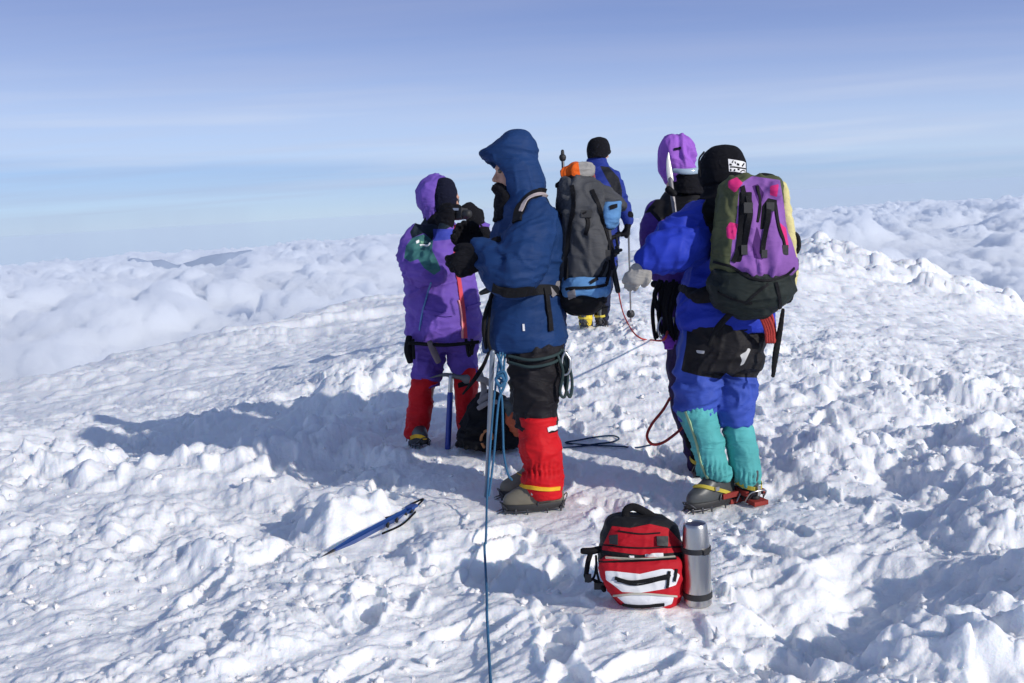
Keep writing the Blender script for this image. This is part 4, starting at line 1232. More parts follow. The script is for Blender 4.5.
gA2 = blend('gaiter', [FA.slab([(367, 462, 478, 17), (374, 455, 478, 19), (386, 454, 478, 18), (404, 456, 477, 17), (420, 457, 476, 16), (434, 459, 478, 15)])], RED_G, pA, voxel=0.008, smooth=3, wrinkle=0.006, wfreq=12, seed=38)
solid('gaiter_badge', [patch([gA2], [(458, 383), (468, 380), (469, 385), (459, 388)])], BLACK, gA2)
solid('zip', [ribbon([jA], [(454, 252), (457, 268), (460, 290), (463, 312), (465, 338)], 0.026, 0.006)], fabric('red_zip_flap', (0.62, 0.07, 0.10), 0.5), jA)
solid('zip_tape', [ribbon([jA], [(458, 300), (461, 315), (462, 338)], 0.008, 0.010)], fabric('pink_zip', (0.85, 0.35, 0.33), 0.5), jA)
solid('chest_patch', [patch([jA], [(454, 225), (461, 226), (460, 238), (454, 240)])], fabric('red_patch', (0.8, 0.04, 0.03), 0.5), jA)
solid('pocket_flap', [ribbon([jA], [(424, 311), (438, 314), (452, 315)], 0.02, 0.007)], JA, jA)
solid('pocket_flap', [ribbon([jA], [(466, 308), (474, 306), (480, 303)], 0.02, 0.007)], JA, jA)
solid('shoulder_logo', [patch([jA], [(415.6, 240.5), (418.6, 240.2), (418.8, 243.4), (416.2, 244)])], WHITE, jA)
solid('shoulder_mark', [ribbon([jA], [(420, 242.4), (423, 243), (427, 242)], 0.018, 0.003)], fabric('pale_green_mark', (0.18, 0.36, 0.26), 0.6), jA)
solid('shoulder_mark', [ribbon([jA], [(419.5, 245.6), (423, 245.4), (428, 245.8), (430.5, 243)], 0.010, 0.003)], WHITE, jA)
solid('cord', [ribbon([jA], [(431, 282), (427, 296), (423, 312), (420, 330)], 0.010, 0.006)], fabric('blue_cord', (0.12, 0.22, 0.45), 0.5), jA)
bt = boot_at(pA, FA.p(416, 438, 4), -F_ * 0.9 + R_ * 0.32, 0.30, GREYPLASTIC, YELLOW, shaft=False)
solid('toe_strap', [ribbon([bt], [(411, 438), (417, 436), (424, 438), (428, 444)], 0.022, 0.005, 0.004)], YELLOW, bt)
boot_at(pA, FA.p(468, 434, 4), -F_ * 0.9 + R_ * 0.25, 0.30, GREYPLASTIC, YELLOW, shaft=False)
blk = [FA.tube([(x, y, z, r) for x, y, z, r in p]) for p in ([(409, 338, -30, 3.2), (408, 350, -30, 4), (410, 361, -30, 3)], [(413, 340, -34, 1.5), (414, 358, -34, 1.5)], [(466, 340, -36, 1.5), (469, 356, -36, 1.5), (474, 344, -36, 1.5)],
       [(472, 340, -36, 1.4), (472, 354, -36, 1.4), (468, 342, -36, 1.4)], [(410, 343, -36, 1.8), (445, 345, -42, 1.8), (478, 342, -36, 1.8)])]
each('harness_sling', blk, WEB, pA)
solid('harness_handle', [FA.tube([(430, 343, -40, 3), (434, 352, -40, 3.4), (438, 361, -40, 3)])], fabric('grey_handle', (0.16, 0.12, 0.13), 0.5), pA)
r_ = empty('camera', FA.p(458, 214, -52))
tag(r_, 'small black camera held up to the face of the climber in purple', 'camera')
solid('camera_body', [box_w(FA.p(459, 214, -50), (R_ * 0.75 - F_ * 0.66, R_ * 0.66 + F_ * 0.75, U_), (0.045, 0.028, 0.032))], RUBBER, r_, smooth=False)
solid('lens', [tube_w([FA.p(463, 214, -53), FA.p(468, 214, -58)], [0.026, 0.026])], RUBBER, r_)
solid('viewfinder', [box_w(FA.p(456, 209.5, -54), (R_, F_, U_), (0.018, 0.012, 0.007))], STEEL, r_, smooth=False)

def ice_axe(label, head, spike, pick_dir, blen, mats, name='ice_axe', sleeve=None, rr=0.012):
    head = np.asarray(head, float); spike = np.asarray(spike, float)
    r_ = empty(name, spike)
    tag(r_, label, 'ice axe')
    d = spike - head; L = np.linalg.norm(d); d /= L
    p = np.asarray(pick_dir, float); p -= d * (p @ d); p /= np.linalg.norm(p)
    q = np.cross(d, p)
    solid('shaft', [tube_w([head, head + d * L * 0.9], [rr, rr], aspect=1.4, ref=q)], mats[0], r_)
    solid('spike', [tube_w([head + d * L * 0.89, spike], [rr * 0.9, 0.002])], STEEL, r_)
    each('axe_head', [tube_w([head - p * 0.02 - d * .004, head + p * 0.05 - d * 0.004, head + p * 0.13 + d * 0.02], [0.013, 0.011, 0.003], aspect=0.4, ref=q, n=10),
                       tube_w([head + p * 0.01, head - p * 0.06 + d * 0.004, head - p * 0.095 + d * 0.012], [0.012, 0.016, 0.030], aspect=[0.5, 0.3, 0.1], ref=q, n=10)], mats[1], r_)
    if sleeve: solid('grip', [tube_w([head + d * L * sleeve[0], head + d * L * sleeve[1]], [rr * 1.35, rr * 1.35], aspect=1.3, ref=q)], sleeve[2], r_)
    return r_
BLUEPAINT = plain('blue_paint', (0.020, 0.045, 0.30), 0.4, noise=0.2)
sp = on_ground(447, 449); sp[2] -= 0.05
ice_axe('blue ice axe planted in the snow between the legs of the climber in purple', FA.p(451, 376, -30), sp, -R_ * 0.9 + F_ * 0.2, 0.2, (STEEL, DKSTEEL), sleeve=(0.22, 0.93, BLUEPAINT), rr=0.013)

# ================================================================== FAR PERSON WALKING AWAY
FC = Fig(9.4)
gC = on_ground(594, 331)
pC = person('c', 'climber in a blue and black jacket and black cap walking away beyond the grey backpack', gC)
torsoC = [(266, 584, 617, 13), (250, 585, 618, 14), (230, 585, 619, 15), (210, 584, 620, 16), (190, 583, 620, 16), (178, 583, 619, 15), (170, 584, 615, 12), (165, 586, 608, 9), (158, 588, 606, 8)]
armC = [(614, 177, -2, 7.5), (619, 192, -3, 7.5), (623, 206, -6, 7), (627, 216, -9, 6), (628, 222, -10, 5)]
armC2 = [(588, 177, 0, 7.5), (581, 192, -2, 7), (580, 208, -6, 6.5), (584, 220, -10, 5)]
hL, hE, hP = head_shapes(FC.p(599, 151.5, 0), R_ * 0.85 + F_ * 0.5 - U_ * 0.05, U_, 0.93)
legsC = [FC.tube([(592, 262, 0, 9), (588, 290, 0, 8.5), (586, 312, 0, 7.5), (585, 322, 0, 6)]), FC.tube([(609, 262, 2, 9), (604, 290, 2, 8.5), (602, 315, 2, 7), (601, 322, 2, 6)])]
blend('body', hL + [torso_core(FC, torsoC), FC.tube(thin(armC)), FC.tube(thin(armC2)), FC.tube([(592, 262, 0, 7), (587, 320, 0, 4.5)]), FC.tube([(608, 262, 2, 7), (602, 320, 2, 4.5)])], SKIN, pC, voxel=0.0075, smooth=2)
eyes_of(pC, hE)
jC = blend('jacket', [FC.slab(torsoC), FC.tube(armC, fold=0.05), FC.tube(armC2, fold=0.05)],
           fabric('bright_blue_shell', (0.018, 0.035, 0.22), 0.5, masks=[('black', (0.012, 0.013, 0.018))], vary=0.15), pC, voxel=0.010, smooth=3, wrinkle=0.009, wfreq=8, seed=41,
           masks={'black': poly_mask([(600, 166), (609, 167), (619, 178), (622, 190), (622, 197), (613, 196), (611, 186), (606, 178)])})
blend('trousers', legsC + [FC.slab([(255, 586, 617, 12), (272, 585, 616, 12)])], fabric('dark_trousers', (0.018, 0.025, 0.06), 0.6), pC, voxel=0.011, smooth=3, wrinkle=0.008, wfreq=9, seed=42)
blend('cap', [FC.slab([(137.5, 596, 602, 4), (139.5, 590.5, 607, 8), (144, 587.5, 609.5, 11), (150, 586.5, 610.3, 12), (155, 587, 608.5, 12), (159, 588, 605, 11)])], BLACKF, pC, voxel=0.008, smooth=2, wrinkle=0.001, wfreq=20)
solid('sunglasses', [tube_w([hP(-0.07, 0.02, 0.012), hP(-0.05, 0.086, 0.01), hP(-0.018, 0.098, 0.0), hP(0.018, 0.098, 0.0), hP(0.05, 0.086, 0.01), hP(0.07, 0.02, 0.012)], [0.006, 0.017, 0.02, 0.02, 0.017, 0.006], n=8)], RUBBER, pC)
for wr, fw, pn, th_ in ((FC.p(628, 222, -10), -U_ * 1 - 0.1 * R_, -R_, -1), (FC.p(584, 221, -10), -U_, R_, 1)):
    blend('glove', glove_shapes(wr, fw, pn, 1.2, 1.3, th_), BLACKF, pC, voxel=0.0075, smooth=2)
blend('gaiter', [FC.slab([(308, 579, 594, 8), (316, 579, 593, 8), (326, 579, 592, 7.5)])], fabric('yellow_gaiter', (0.70, 0.52, 0.05), 0.5, vary=0.3), pC, voxel=0.009, smooth=2, wrinkle=0.006, wfreq=14)
blend('gaiter', [FC.slab([(304, 595, 609, 8), (316, 595, 608, 8), (325, 596, 607, 7.5)], dz=2)], BLACK, pC, voxel=0.009, smooth=2, wrinkle=0.006, wfreq=14)
boot_at(pC, FC.p(585, 324, 0), F_ * 0.9 + R_ * 0.2, 0.30, GREYPLASTIC, OLDYELLOW, shaft=False)
boot_at(pC, FC.p(601, 324, 2), F_ * 0.9 + R_ * 0.2, 0.30, GREYPLASTIC, OLDYELLOW, shaft=False)
hc = [FC.tube([(x, y, z, r) for x, y, z, r in p]) for p in ([(586, 236, -16, 2), (603, 240, -18, 2.2), (619, 235, -15, 2)], [(610, 238, -18, 1.3), (613, 250, -20, 1.5), (611, 260, -20, 1.2)], [(616, 236, -17, 1.2), (618, 250, -18, 1.5), (615, 256, -18, 1.2)])]
each('harness_sling', hc, WEB, pC)
solid('shoulder_strap', [ribbon([jC], [(591, 166), (594, 180), (593, 200)], 0.03, 0.008)], fabric('red_grey_strap', (0.35, 0.10, 0.08), 0.6), pC)
pole = empty('trekking_pole', on_ground(631, 322))
tag(pole, 'thin trekking pole held by the climber walking away beyond the grey backpack', 'trekking pole')
pt = on_ground(631, 322)
solid('shaft', [tube_w([FC.p(628.5, 229, -12), pt], [0.010, 0.007])], plain('grey_metal', (0.3, 0.3, 0.3), 0.35, 0.8), pole)
solid('pole_grip', [tube_w([FC.p(628, 219, -12), FC.p(628.5, 234, -12)], [0.017, 0.017])], RUBBER, pole)
solid('pole_basket', [tube_w([pt + UPV * 0.07, pt + UPV * 0.078], [0.04, 0.038], n=14)], RUBBER, pole)

# ================================================================== PERSON WITH THE BIG PURPLE PACK (right)
FE = Fig(5.1)
gE = on_ground(715, 507)
pE = person('e', 'climber in a bright blue suit, black cap and turquoise gaiters, seen from behind', gE)
CE = (0.022, 0.045, 0.42)
JE = fabric('bright_blue_jacket', CE, 0.45, vary=0.12, scale=16, bump=0.6)
torsoE = [(334, 683, 773, 40), (328, 679, 775, 42), (318, 676, 775, 43), (300, 678, 773, 42), (282, 684, 771, 40), (262, 690, 770, 40), (240, 694, 768, 40), (222, 697, 766, 40), (210, 700, 760, 36), (202, 705, 750, 30), (192, 711, 741, 22)]
armE1 = [(714, 222, -2, 25), (699, 230, -20, 28), (683, 241, -34, 27), (669, 250, -42, 23), (657, 257, -46, 18), (648, 262, -47, 13)]
armE2 = [(760, 226, 8, 22), (768, 250, 20, 22), (764, 276, 34, 20), (752, 290, 46, 15), (742, 296, 52, 13)]
hL, hE, hP = head_shapes(FE.p(722, 178, 0), F_ * 0.85 - R_ * 0.5, U_, 0.98)
blend('body', hL + [torso_core(FE, torsoE), FE.tube(thin(armE1)), FE.tube(thin(armE2)), FE.tube([(703, 340, 0, 20), (697, 395, 0, 17), (706, 440, 0, 10), (719, 478, 0, 8)]), FE.tube([(738, 340, 4, 20), (735, 395, 6, 14), (739, 440, 8, 9), (746, 482, 8, 7)]),
              FE.tube([(648, 263, -48, 6), (643, 266, -47, 4)]), FE.tube([(742, 296, 52, 6), (737, 297, 52, 4)])], SKIN, pE, voxel=0.0062, smooth=3)
eyes_of(pE, hE)
jE = blend('jacket', [FE.slab(torsoE), FE.tube(armE1, fold=0.06, seed=7), FE.tube(armE2, fold=0.06)], JE, pE, voxel=0.009, smooth=5, wrinkle=0.010, wfreq=8, seed=51)
capE = blend('cap', [FE.slab([(146, 717, 729, 7), (148, 710, 737, 15), (153, 704, 742, 21), (160, 700, 745, 24), (168, 698.5, 746, 25), (176, 698.5, 746, 25), (182, 700, 745, 24), (186, 702, 744, 23)])], BLACKF, pE, voxel=0.007, smooth=3, wrinkle=0.002, wfreq=14, seed=52)
blend('neck_warmer', [FE.slab([(180, 702, 743, 20), (190, 704, 742, 22), (200, 698, 745, 27), (208, 696, 748, 30)])], BLACKF, pE, voxel=0.008, smooth=3, wrinkle=0.005, wfreq=12, seed=53)
solid('cap_badge', [patch([capE], [(728, 159), (734, 159.8), (745, 162), (745.5, 174), (738, 172.4), (729, 171.5)], lift=0.001, thick=0.002)], WHITE, capE)
each('badge_mark', [ribbon([capE], pts, w, 0.0012, 0.0042) for pts, w in (([(730, 167.2), (735, 167.4), (745, 168.8)], 0.006), ([(729.3, 164.2), (731.5, 165.2)], 0.008), ([(733, 160.8), (731.8, 163)], 0.004), ([(736.7, 164.2), (738.6, 164.9)], 0.010), ([(741.5, 166.3), (743.5, 163.6)], 0.007), ([(734.4, 161.6), (735.4, 163.8)], 0.004),
      ([(730.6, 169), (730.6, 171)], 0.005), ([(733.6, 170), (734.8, 170.4)], 0.009), ([(737.2, 169.4), (738.8, 169.8)], 0.007), ([(740, 171.8), (742, 170.4), (744.6, 171.4)], 0.004))], BLACK, capE)
wr = FE.p(648, 263, -48)
blend('glove', glove_shapes(wr, -R_ * 0.75 - U_ * 0.75, R_ * 0.5 + F_ * 0.8, 1.02, 0.55, -1, cuff=0.06), fabric('pale_grey_glove', (0.36, 0.34, 0.31), 0.7), pE, voxel=0.0055, smooth=2, wrinkle=0.003, wfreq=20)
blend('glove', glove_shapes(FE.p(742, 296, 52), -R_, -F_, 1.1, 0.9, 1), fabric('pale_grey_glove_inner', (0.36, 0.34, 0.31), 0.7), pE, voxel=0.006, smooth=2)
blend('trousers', [FE.slab([(318, 684, 768, 36), (335, 680, 766, 40), (355, 678, 764, 40), (372, 676, 762, 34)]), FE.slab([(360, 676, 722, 25), (380, 673, 722, 25), (395, 672, 721, 24), (408, 674, 716, 21), (420, 680, 713, 17)]),
                   FE.slab([(360, 717, 763, 25), (380, 716, 758, 24), (400, 714, 755, 22), (415, 714, 752, 20), (426, 718, 751, 17)], dz=6)],
      fabric('blue_trousers', (0.045, 0.085, 0.40), 0.5, masks=[('seat', (0.016, 0.015, 0.017)), ('scuff', (0.5, 0.5, 0.5))], vary=0.15, scale=18, bump=0.7), pE, voxel=0.009, smooth=4, wrinkle=0.012, wfreq=9, seed=54,
      masks={'seat': poly_mask([(688, 312), (770, 315), (776, 345), (764, 378), (732, 377), (726, 373), (720, 379), (700, 376), (681, 371), (686, 345)], dmax=FE.D + 0.05),
             'scuff': lambda px, py, d: np.maximum(poly_mask([(696, 350), (705, 351), (704, 354), (697, 353)], dmax=FE.D)(px, py, d), np.maximum(poly_mask([(748, 348), (751, 349), (744, 364), (740, 366), (743, 358)], dmax=FE.D)(px, py, d), poly_mask([(740, 355), (745, 352), (747, 355), (742, 360)], dmax=FE.D)(px, py, d)))})
GT = fabric('turquoise_gaiter', (0.09, 0.38, 0.38), 0.55, vary=0.15, scale=22, bump=0.8)
gE1 = blend('gaiter', [FE.slab([(407, 678, 714, 20), (413, 677, 715, 21), (425, 683, 718, 20), (440, 689, 724, 19), (455, 694, 727, 18), (463, 696, 729, 17), (468, 695, 732, 19), (476, 699, 731, 19), (481, 707, 729, 16)])], GT, pE, voxel=0.008, smooth=3, wrinkle=0.007, wfreq=12, seed=55, extra=gathers(460, 480, 0.006, 1.3, 409))
gE2 = blend('gaiter', [FE.slab([(416, 721, 752, 18), (422, 721, 753, 19), (436, 723, 755, 18), (452, 727, 758, 18), (464, 729, 760, 18), (472, 731, 761, 19), (480, 734, 760, 18), (486, 738, 757, 15)], dz=8)], GT, pE, voxel=0.008, smooth=3, wrinkle=0.007, wfreq=12, seed=56, extra=gathers(470, 486, 0.006, 1.3, 418))
solid('gaiter_zip', [ribbon([gE1], [(686, 412), (696, 440), (702, 465), (708, 478)], 0.012, 0.003)], fabric('yellowed_zip', (0.30, 0.42, 0.25), 0.6), gE1)
bt = boot_at(pE, FE.p(720, 482, 0), -R_ * 0.86 - F_ * 0.5, 0.305, GREYPLASTIC, None, red_heel=True)
solid('crampon_strap', [ribbon([bt], [(690, 487), (702, 487), (714, 489), (726, 492), (736, 497)], 0.018, 0.005, 0.004)], OLDYELLOW, bt)
boot_at(pE, FE.p(747, 487, 8), F_ * 0.9 - R_ * 0.35, 0.30, GREYPLASTIC, OLDYELLOW, red_heel=True)
# ---- the big pack
FK = Fig(5.1)
pk2 = empty('backpack', FK.p(752, 316, -55))
tag(pk2, 'big purple and olive backpack with pink patches, worn by the climber in bright blue', 'backpack')
P_OL = (0.085, 0.095, 0.048); P_PU = (0.24, 0.10, 0.36); P_PI = (0.62, 0.03, 0.18); P_YE = (0.62, 0.55, 0.26)
mat2 = fabric('olive_pack_cloth', P_OL, 0.6, masks=[('purple', P_PU), ('fold', (0.07, 0.02, 0.13)), ('dark', (0.010, 0.010, 0.012)), ('pink', P_PI)], vary=0.2, scale=16, bump=0.8)  # the fold mask paints shade of deep creases in dark purple
pinks = [[(728, 181), (737, 177), (743, 183), (735, 193), (728, 187)], [(770, 186), (779, 184), (777, 197), (770, 195)], [(726, 228), (730, 222), (738, 224), (735, 240), (727, 238)], [(779, 222), (786, 228), (789, 248), (783, 244)]]
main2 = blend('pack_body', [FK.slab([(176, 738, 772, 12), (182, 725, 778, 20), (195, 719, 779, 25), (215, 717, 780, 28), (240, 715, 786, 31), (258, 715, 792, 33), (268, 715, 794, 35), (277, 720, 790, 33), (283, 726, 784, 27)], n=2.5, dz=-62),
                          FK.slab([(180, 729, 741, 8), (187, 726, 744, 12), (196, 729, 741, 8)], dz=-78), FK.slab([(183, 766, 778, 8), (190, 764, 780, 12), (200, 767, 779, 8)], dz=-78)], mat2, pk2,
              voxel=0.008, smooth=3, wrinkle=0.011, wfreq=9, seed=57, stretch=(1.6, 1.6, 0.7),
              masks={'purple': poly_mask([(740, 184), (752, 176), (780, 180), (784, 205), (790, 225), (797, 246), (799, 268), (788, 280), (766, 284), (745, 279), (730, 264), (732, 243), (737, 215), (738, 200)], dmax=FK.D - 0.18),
                     'fold': lambda px, py, d: np.maximum.reduce([poly_mask(k_, dmax=FK.D - 0.2)(px, py, d) for k_ in ([(752, 186), (758, 184), (764, 193), (760, 208), (757, 200)], [(752, 246), (757, 225), (763, 248), (768, 253), (762, 260), (754, 258)], [(768, 203), (774, 206), (771, 222), (765, 240)])]),  # crease shade, painted as colour
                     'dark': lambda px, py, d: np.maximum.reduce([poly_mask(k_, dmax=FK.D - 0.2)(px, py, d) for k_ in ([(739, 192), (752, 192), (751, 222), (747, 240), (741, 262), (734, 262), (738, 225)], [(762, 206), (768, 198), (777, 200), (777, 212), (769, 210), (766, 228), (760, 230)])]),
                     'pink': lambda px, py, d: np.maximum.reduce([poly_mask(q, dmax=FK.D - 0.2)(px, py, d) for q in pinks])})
blend('bottom_compartment', [FK.slab([(266, 715, 786, 20), (273, 712, 792, 30), (283, 711, 792, 35), (295, 712, 789, 37), (305, 717, 784, 34), (312, 726, 774, 28), (318, 740, 762, 18)], n=2.5, dz=-62)],
      fabric('black_green_pack_cloth', (0.020, 0.026, 0.024), 0.55, vary=0.25, scale=16, bump=0.8), pk2, voxel=0.008, smooth=3, wrinkle=0.012, wfreq=9, seed=58)
all2 = [o for o in pk2.children if o in TREES]
st = [ribbon(all2, p, w, 0.003) for p, w in (([(742, 186), (744, 200), (741, 225), (738, 250), (733, 262)], 0.022), ([(748, 196), (750, 212), (747, 232), (744, 248)], 0.026), ([(769, 203), (768, 220), (764, 240), (762, 254)], 0.022), ([(775, 205), (778, 225), (783, 240), (785, 252)], 0.016),
      ([(714, 262), (732, 267), (748, 277), (766, 281), (784, 276), (794, 268)], 0.012), ([(745, 304), (757, 293), (768, 284)], 0.012), ([(776, 282), (779, 296), (780, 308)], 0.014), ([(757, 186), (760, 205), (757, 222)], 0.012), ([(718, 292), (735, 300), (752, 303)], 0.010))]
each('pack_strap', st, WEB, pk2)
each('buckle', [box_w(hit(all2, x, y)[0], (R_, F_, U_), (a, 0.010, b)) for x, y, a, b in ((744, 250, 0.014, 0.022), (764, 254, 0.013, 0.018), (785, 250, 0.013, 0.022), (748, 208, 0.020, 0.024), (770, 207, 0.018, 0.020))], RUBBER, pk2, False)
hn = [FK.tube([(x, y, z, r) for x, y, z, r in p]) for p in ([(757, 182, -66, 2.4), (760, 176, -68, 2.4), (768, 176, -68, 2.6), (774, 178, -68, 2.4), (776, 185, -66, 2.4)], [(766, 179, -66, 1.5), (778, 178, -66, 1.6)], [(741, 184, -50, 1.1), (750, 178, -50, 1), (760, 176, -60, 1)],
       [(790, 232, -60, 2.2), (797, 236, -60, 2.4), (799, 246, -60, 2), (797, 252, -60, 2)], [(789, 284, -60, 2), (792, 292, -60, 2), (791, 299, -60, 1.8)], [(700, 176, -18, 0.9), (699, 160, -20, 0.9), (704, 152, -22, 0.9)])]
each('pack_loop', hn, WEB, pk2)
solid('belt_strap', [FK.tube([(742, 303, -84, 3), (728, 316, -62, 3), (716, 330, -48, 3), (709, 345, -46, 2.6)])], WEB, pk2)
blend('hip_belt', [FK.tube([(716, 292, -52, 8), (702, 296, -38, 8), (690, 292, -12, 7), (684, 288, 20, 6)])], BLACK, pk2, voxel=0.008, smooth=3, wrinkle=0.004, wfreq=12)
blend('hip_belt', [FK.tube([(786, 296, -46, 8), (778, 298, -20, 8), (774, 292, 10, 7)])], BLACK, pk2, voxel=0.008, smooth=3, wrinkle=0.004, wfreq=12)
solid('shoulder_strap', [ribbon([jE], [(716, 232), (710, 220), (708, 208), (714, 200)], 0.06, 0.012)], WEB, pk2)
o = blend('foam_mat', [FK.slab([(182, 776, 783, 6), (186, 774, 786, 10), (205, 775, 790, 12), (240, 779, 795, 12), (270, 784, 797, 12), (286, 786, 795, 10), (289, 788, 793, 6)], dz=-62)], fabric('pale_yellow_foam', P_YE, 0.85, scale=40, vary=0.12), voxel=0.007, smooth=3, wrinkle=0.003, wfreq=14)
tag(o, 'rolled pale yellow foam mat upright against the side of the purple backpack', 'foam mat')
rc = []
for k in range(4):
    rc.append(FK.tube([(757 + 2.6 * k, 312, -60, 1.7), (762 + 2.6 * k, 320, -54, 1.7), (766 + 2.4 * k, 331, -48, 1.7), (767 + 2.2 * k, 342, -42, 1.7), (769 + 2.0 * k, 334, -34, 1.7), (765 + 2.4 * k, 318, -36, 1.7), (760 + 2.6 * k, 308, -50, 1.7)]))
o = solid('rope_coil', rc, REDCORD)
tag(o, 'small coil of red rope hanging under the purple backpack', 'rope')
o = blend('axe_holster', [FK.tube([(783, 310, -40, 2.2), (780, 330, -38, 3.0), (776, 352, -38, 3.4), (773, 376, -38, 2.2)], aspect=0.5)], BLACK, voxel=0.005, smooth=2)
tag(o, 'long black sheath hanging down below the purple backpack', 'sheath')

# ================================================================== PERSON WITH THE PURPLE HOOD
FD = Fig(5.65)
xD = at(688, 488, 5.65); gD = np.array([xD[0], xD[1], gz(xD[0], xD[1])])
pD = person('d', 'climber with a bright purple hood and black shoulders, hugged by the climber in bright blue', gD)
torsoD = [(345, 664, 706, 30), (325, 661, 710, 32), (300, 657, 714, 33), (275, 654, 716, 33), (250, 652, 718, 33), (230, 651, 718, 33), (215, 653, 716, 31), (204, 658, 711, 26), (195, 663, 706, 20), (187, 668, 702, 16)]
armD = [(659, 212, -6, 13), (654, 230, -12, 14), (654, 250, -10, 14), (662, 272, 2, 13), (676, 284, 18, 10)]
armD2 = [(708, 214, 6, 14), (716, 232, 14, 14), (724, 248, 26, 12), (732, 252, 38, 9)]
hL, hE, hP = head_shapes(FD.p(678, 164, 0), F_ * 0.8 + R_ * 0.6, U_, 0.93)
legsD = [(332, 664, 704, 28), (350, 666, 700, 26), (380, 668, 700, 22), (410, 672, 706, 19), (440, 682, 712, 17), (470, 690, 716, 15)]
blend('body', hL + [torso_core(FD, torsoD), FD.tube(thin(armD)), FD.tube(thin(armD2)), torso_core(FD, legsD, 0.6), FD.tube([(676, 284, 18, 5), (680, 286, 20, 3.5)]), FD.tube([(732, 252, 38, 5), (736, 252, 40, 3.5)])], SKIN, pD, voxel=0.0065, smooth=3)
eyes_of(pD, hE, 0.9)
jD = blend('jacket', [FD.slab(torsoD), FD.tube(armD, fold=0.06), FD.tube(armD2, fold=0.05)], fabric('purple_jacket', (0.085, 0.035, 0.26), 0.5, masks=[('yoke', (0.010, 0.010, 0.013))], vary=0.15), pD, voxel=0.009, smooth=4, wrinkle=0.007, wfreq=8, seed=61,
           masks={'yoke': poly_mask([(644, 214), (650, 206), (660, 195), (668, 184), (704, 184), (724, 208), (722, 224), (690, 224), (672, 214), (659, 222), (650, 212)])})
hoodD = blend('hood', [FD.slab([(134.5, 671, 681, 5), (137, 665, 687, 11), (142, 661, 692, 16), (150, 658.5, 695, 19), (160, 658.5, 696, 20), (168, 659.5, 696, 20), (174, 661, 695, 19), (180, 664, 690, 17), (184, 666, 686, 15)])],
              fabric('bright_purple_hood', (0.30, 0.11, 0.52), 0.5, vary=0.12, scale=20, bump=0.7), pD, voxel=0.007, smooth=3, wrinkle=0.010, wfreq=12, seed=62, stretch=(1.4, 1.4, 0.8), cut=[FD.ell(694, 172, 16, 14, 22, 18)])
solid('hood_tag', [ribbon([hoodD], [(674, 149.5), (681, 148)], 0.013, 0.003)], NAVY, hoodD)
blend('neck_warmer', [FD.slab([(171, 673, 702, 17), (178, 671, 704, 19), (188, 670, 706, 21), (197, 668, 708, 23)], dz=-4)], BLACKF, pD, voxel=0.008, smooth=3, wrinkle=0.006, wfreq=12, seed=63)
solid('goggles', [FD.tube([(674, 170.5, -20, 2.2), (682, 171.5, -24, 2.8), (690, 171.5, -24, 3), (698, 170.5, -20, 3.2), (703, 170, -12, 2.6)], aspect=0.5)], plain('pale_goggle_lens', (0.35, 0.45, 0.55), 0.15), pD)
blend('trousers', [FD.slab(legsD)], fabric('dark_purple_trousers', (0.03, 0.018, 0.07), 0.6), pD, voxel=0.010, smooth=3, wrinkle=0.008, wfreq=9, seed=64)
blend('gaiter', [FD.slab([(425, 680, 698, 14), (455, 688, 706, 13), (478, 694, 710, 12)], dz=-4)], BLACK, pD, voxel=0.010, smooth=3)
blend('gaiter', [FD.slab([(425, 696, 714, 14), (455, 700, 717, 13), (478, 704, 719, 12)], dz=6)], BLACK, pD, voxel=0.010, smooth=3)
boot_at(pD, FD.p(702, 478, -4), F_ * 0.9 + R_ * 0.3, 0.29, GREYPLASTIC, OLDYELLOW, shaft=False)
boot_at(pD, FD.p(711, 478, 6), F_ * 0.9 + R_ * 0.3, 0.29, GREYPLASTIC, OLDYELLOW, shaft=False)
for wr, fw, pn, th_ in ((FD.p(677, 284, 18), R_ + F_ * 0.6, F_, 1), (FD.p(732, 252, 38), R_, F_, -1)):
    blend('glove', glove_shapes(wr, fw, pn, 1.1, 0.6, th_), BLACKF, pD, voxel=0.007, smooth=2)
blk = []
rg = np.random.default_rng(5)
for k in range(9):
    x0 = 655 + 3.4 * k * 0.7; y0 = 282 + rg.uniform(-3, 3); ln = rg.uniform(28, 62); z0 = -36 - k * 1.0
    blk.append(FD.tube([(x0 + 2, y0, z0, 1.7), (x0 - 2 + rg.uniform(-3, 2), y0 + ln * 0.5, z0, 2.0), (x0 + 1, y0 + ln, z0, 1.7), (x0 + 5, y0 + ln * 0.55, z0 - 2, 1.7), (x0 + 5, y0 + 2, z0, 1.6)]))
blk.append(FD.tube([(654, 284, -30, 3.5), (672, 288, -38, 4), (690, 290, -38, 4), (712, 288, -30, 3.5)]))
each('harness_sling', blk, WEB, pD)
each('harness_carabiner', [FD.tube([(x, 318, -40, 1.1), (x - 3, 328, -40, 1.1), (x, 338, -40, 1.1), (x + 3.5, 330, -40, 1.1), (x + 2, 319, -40, 1.1), (x, 318, -40, 1.1)]) for x in (661, 667, 672)], STEEL, pD)
blend('chalk_bag', [FD.slab([(334, 663, 673, 5), (342, 662, 676, 7), (350, 664, 674, 5)], dz=-38)], fabric('purple_pouch', (0.22, 0.05, 0.42), 0.5), pD, voxel=0.007, smooth=2, wrinkle=0.006, wfreq=16)
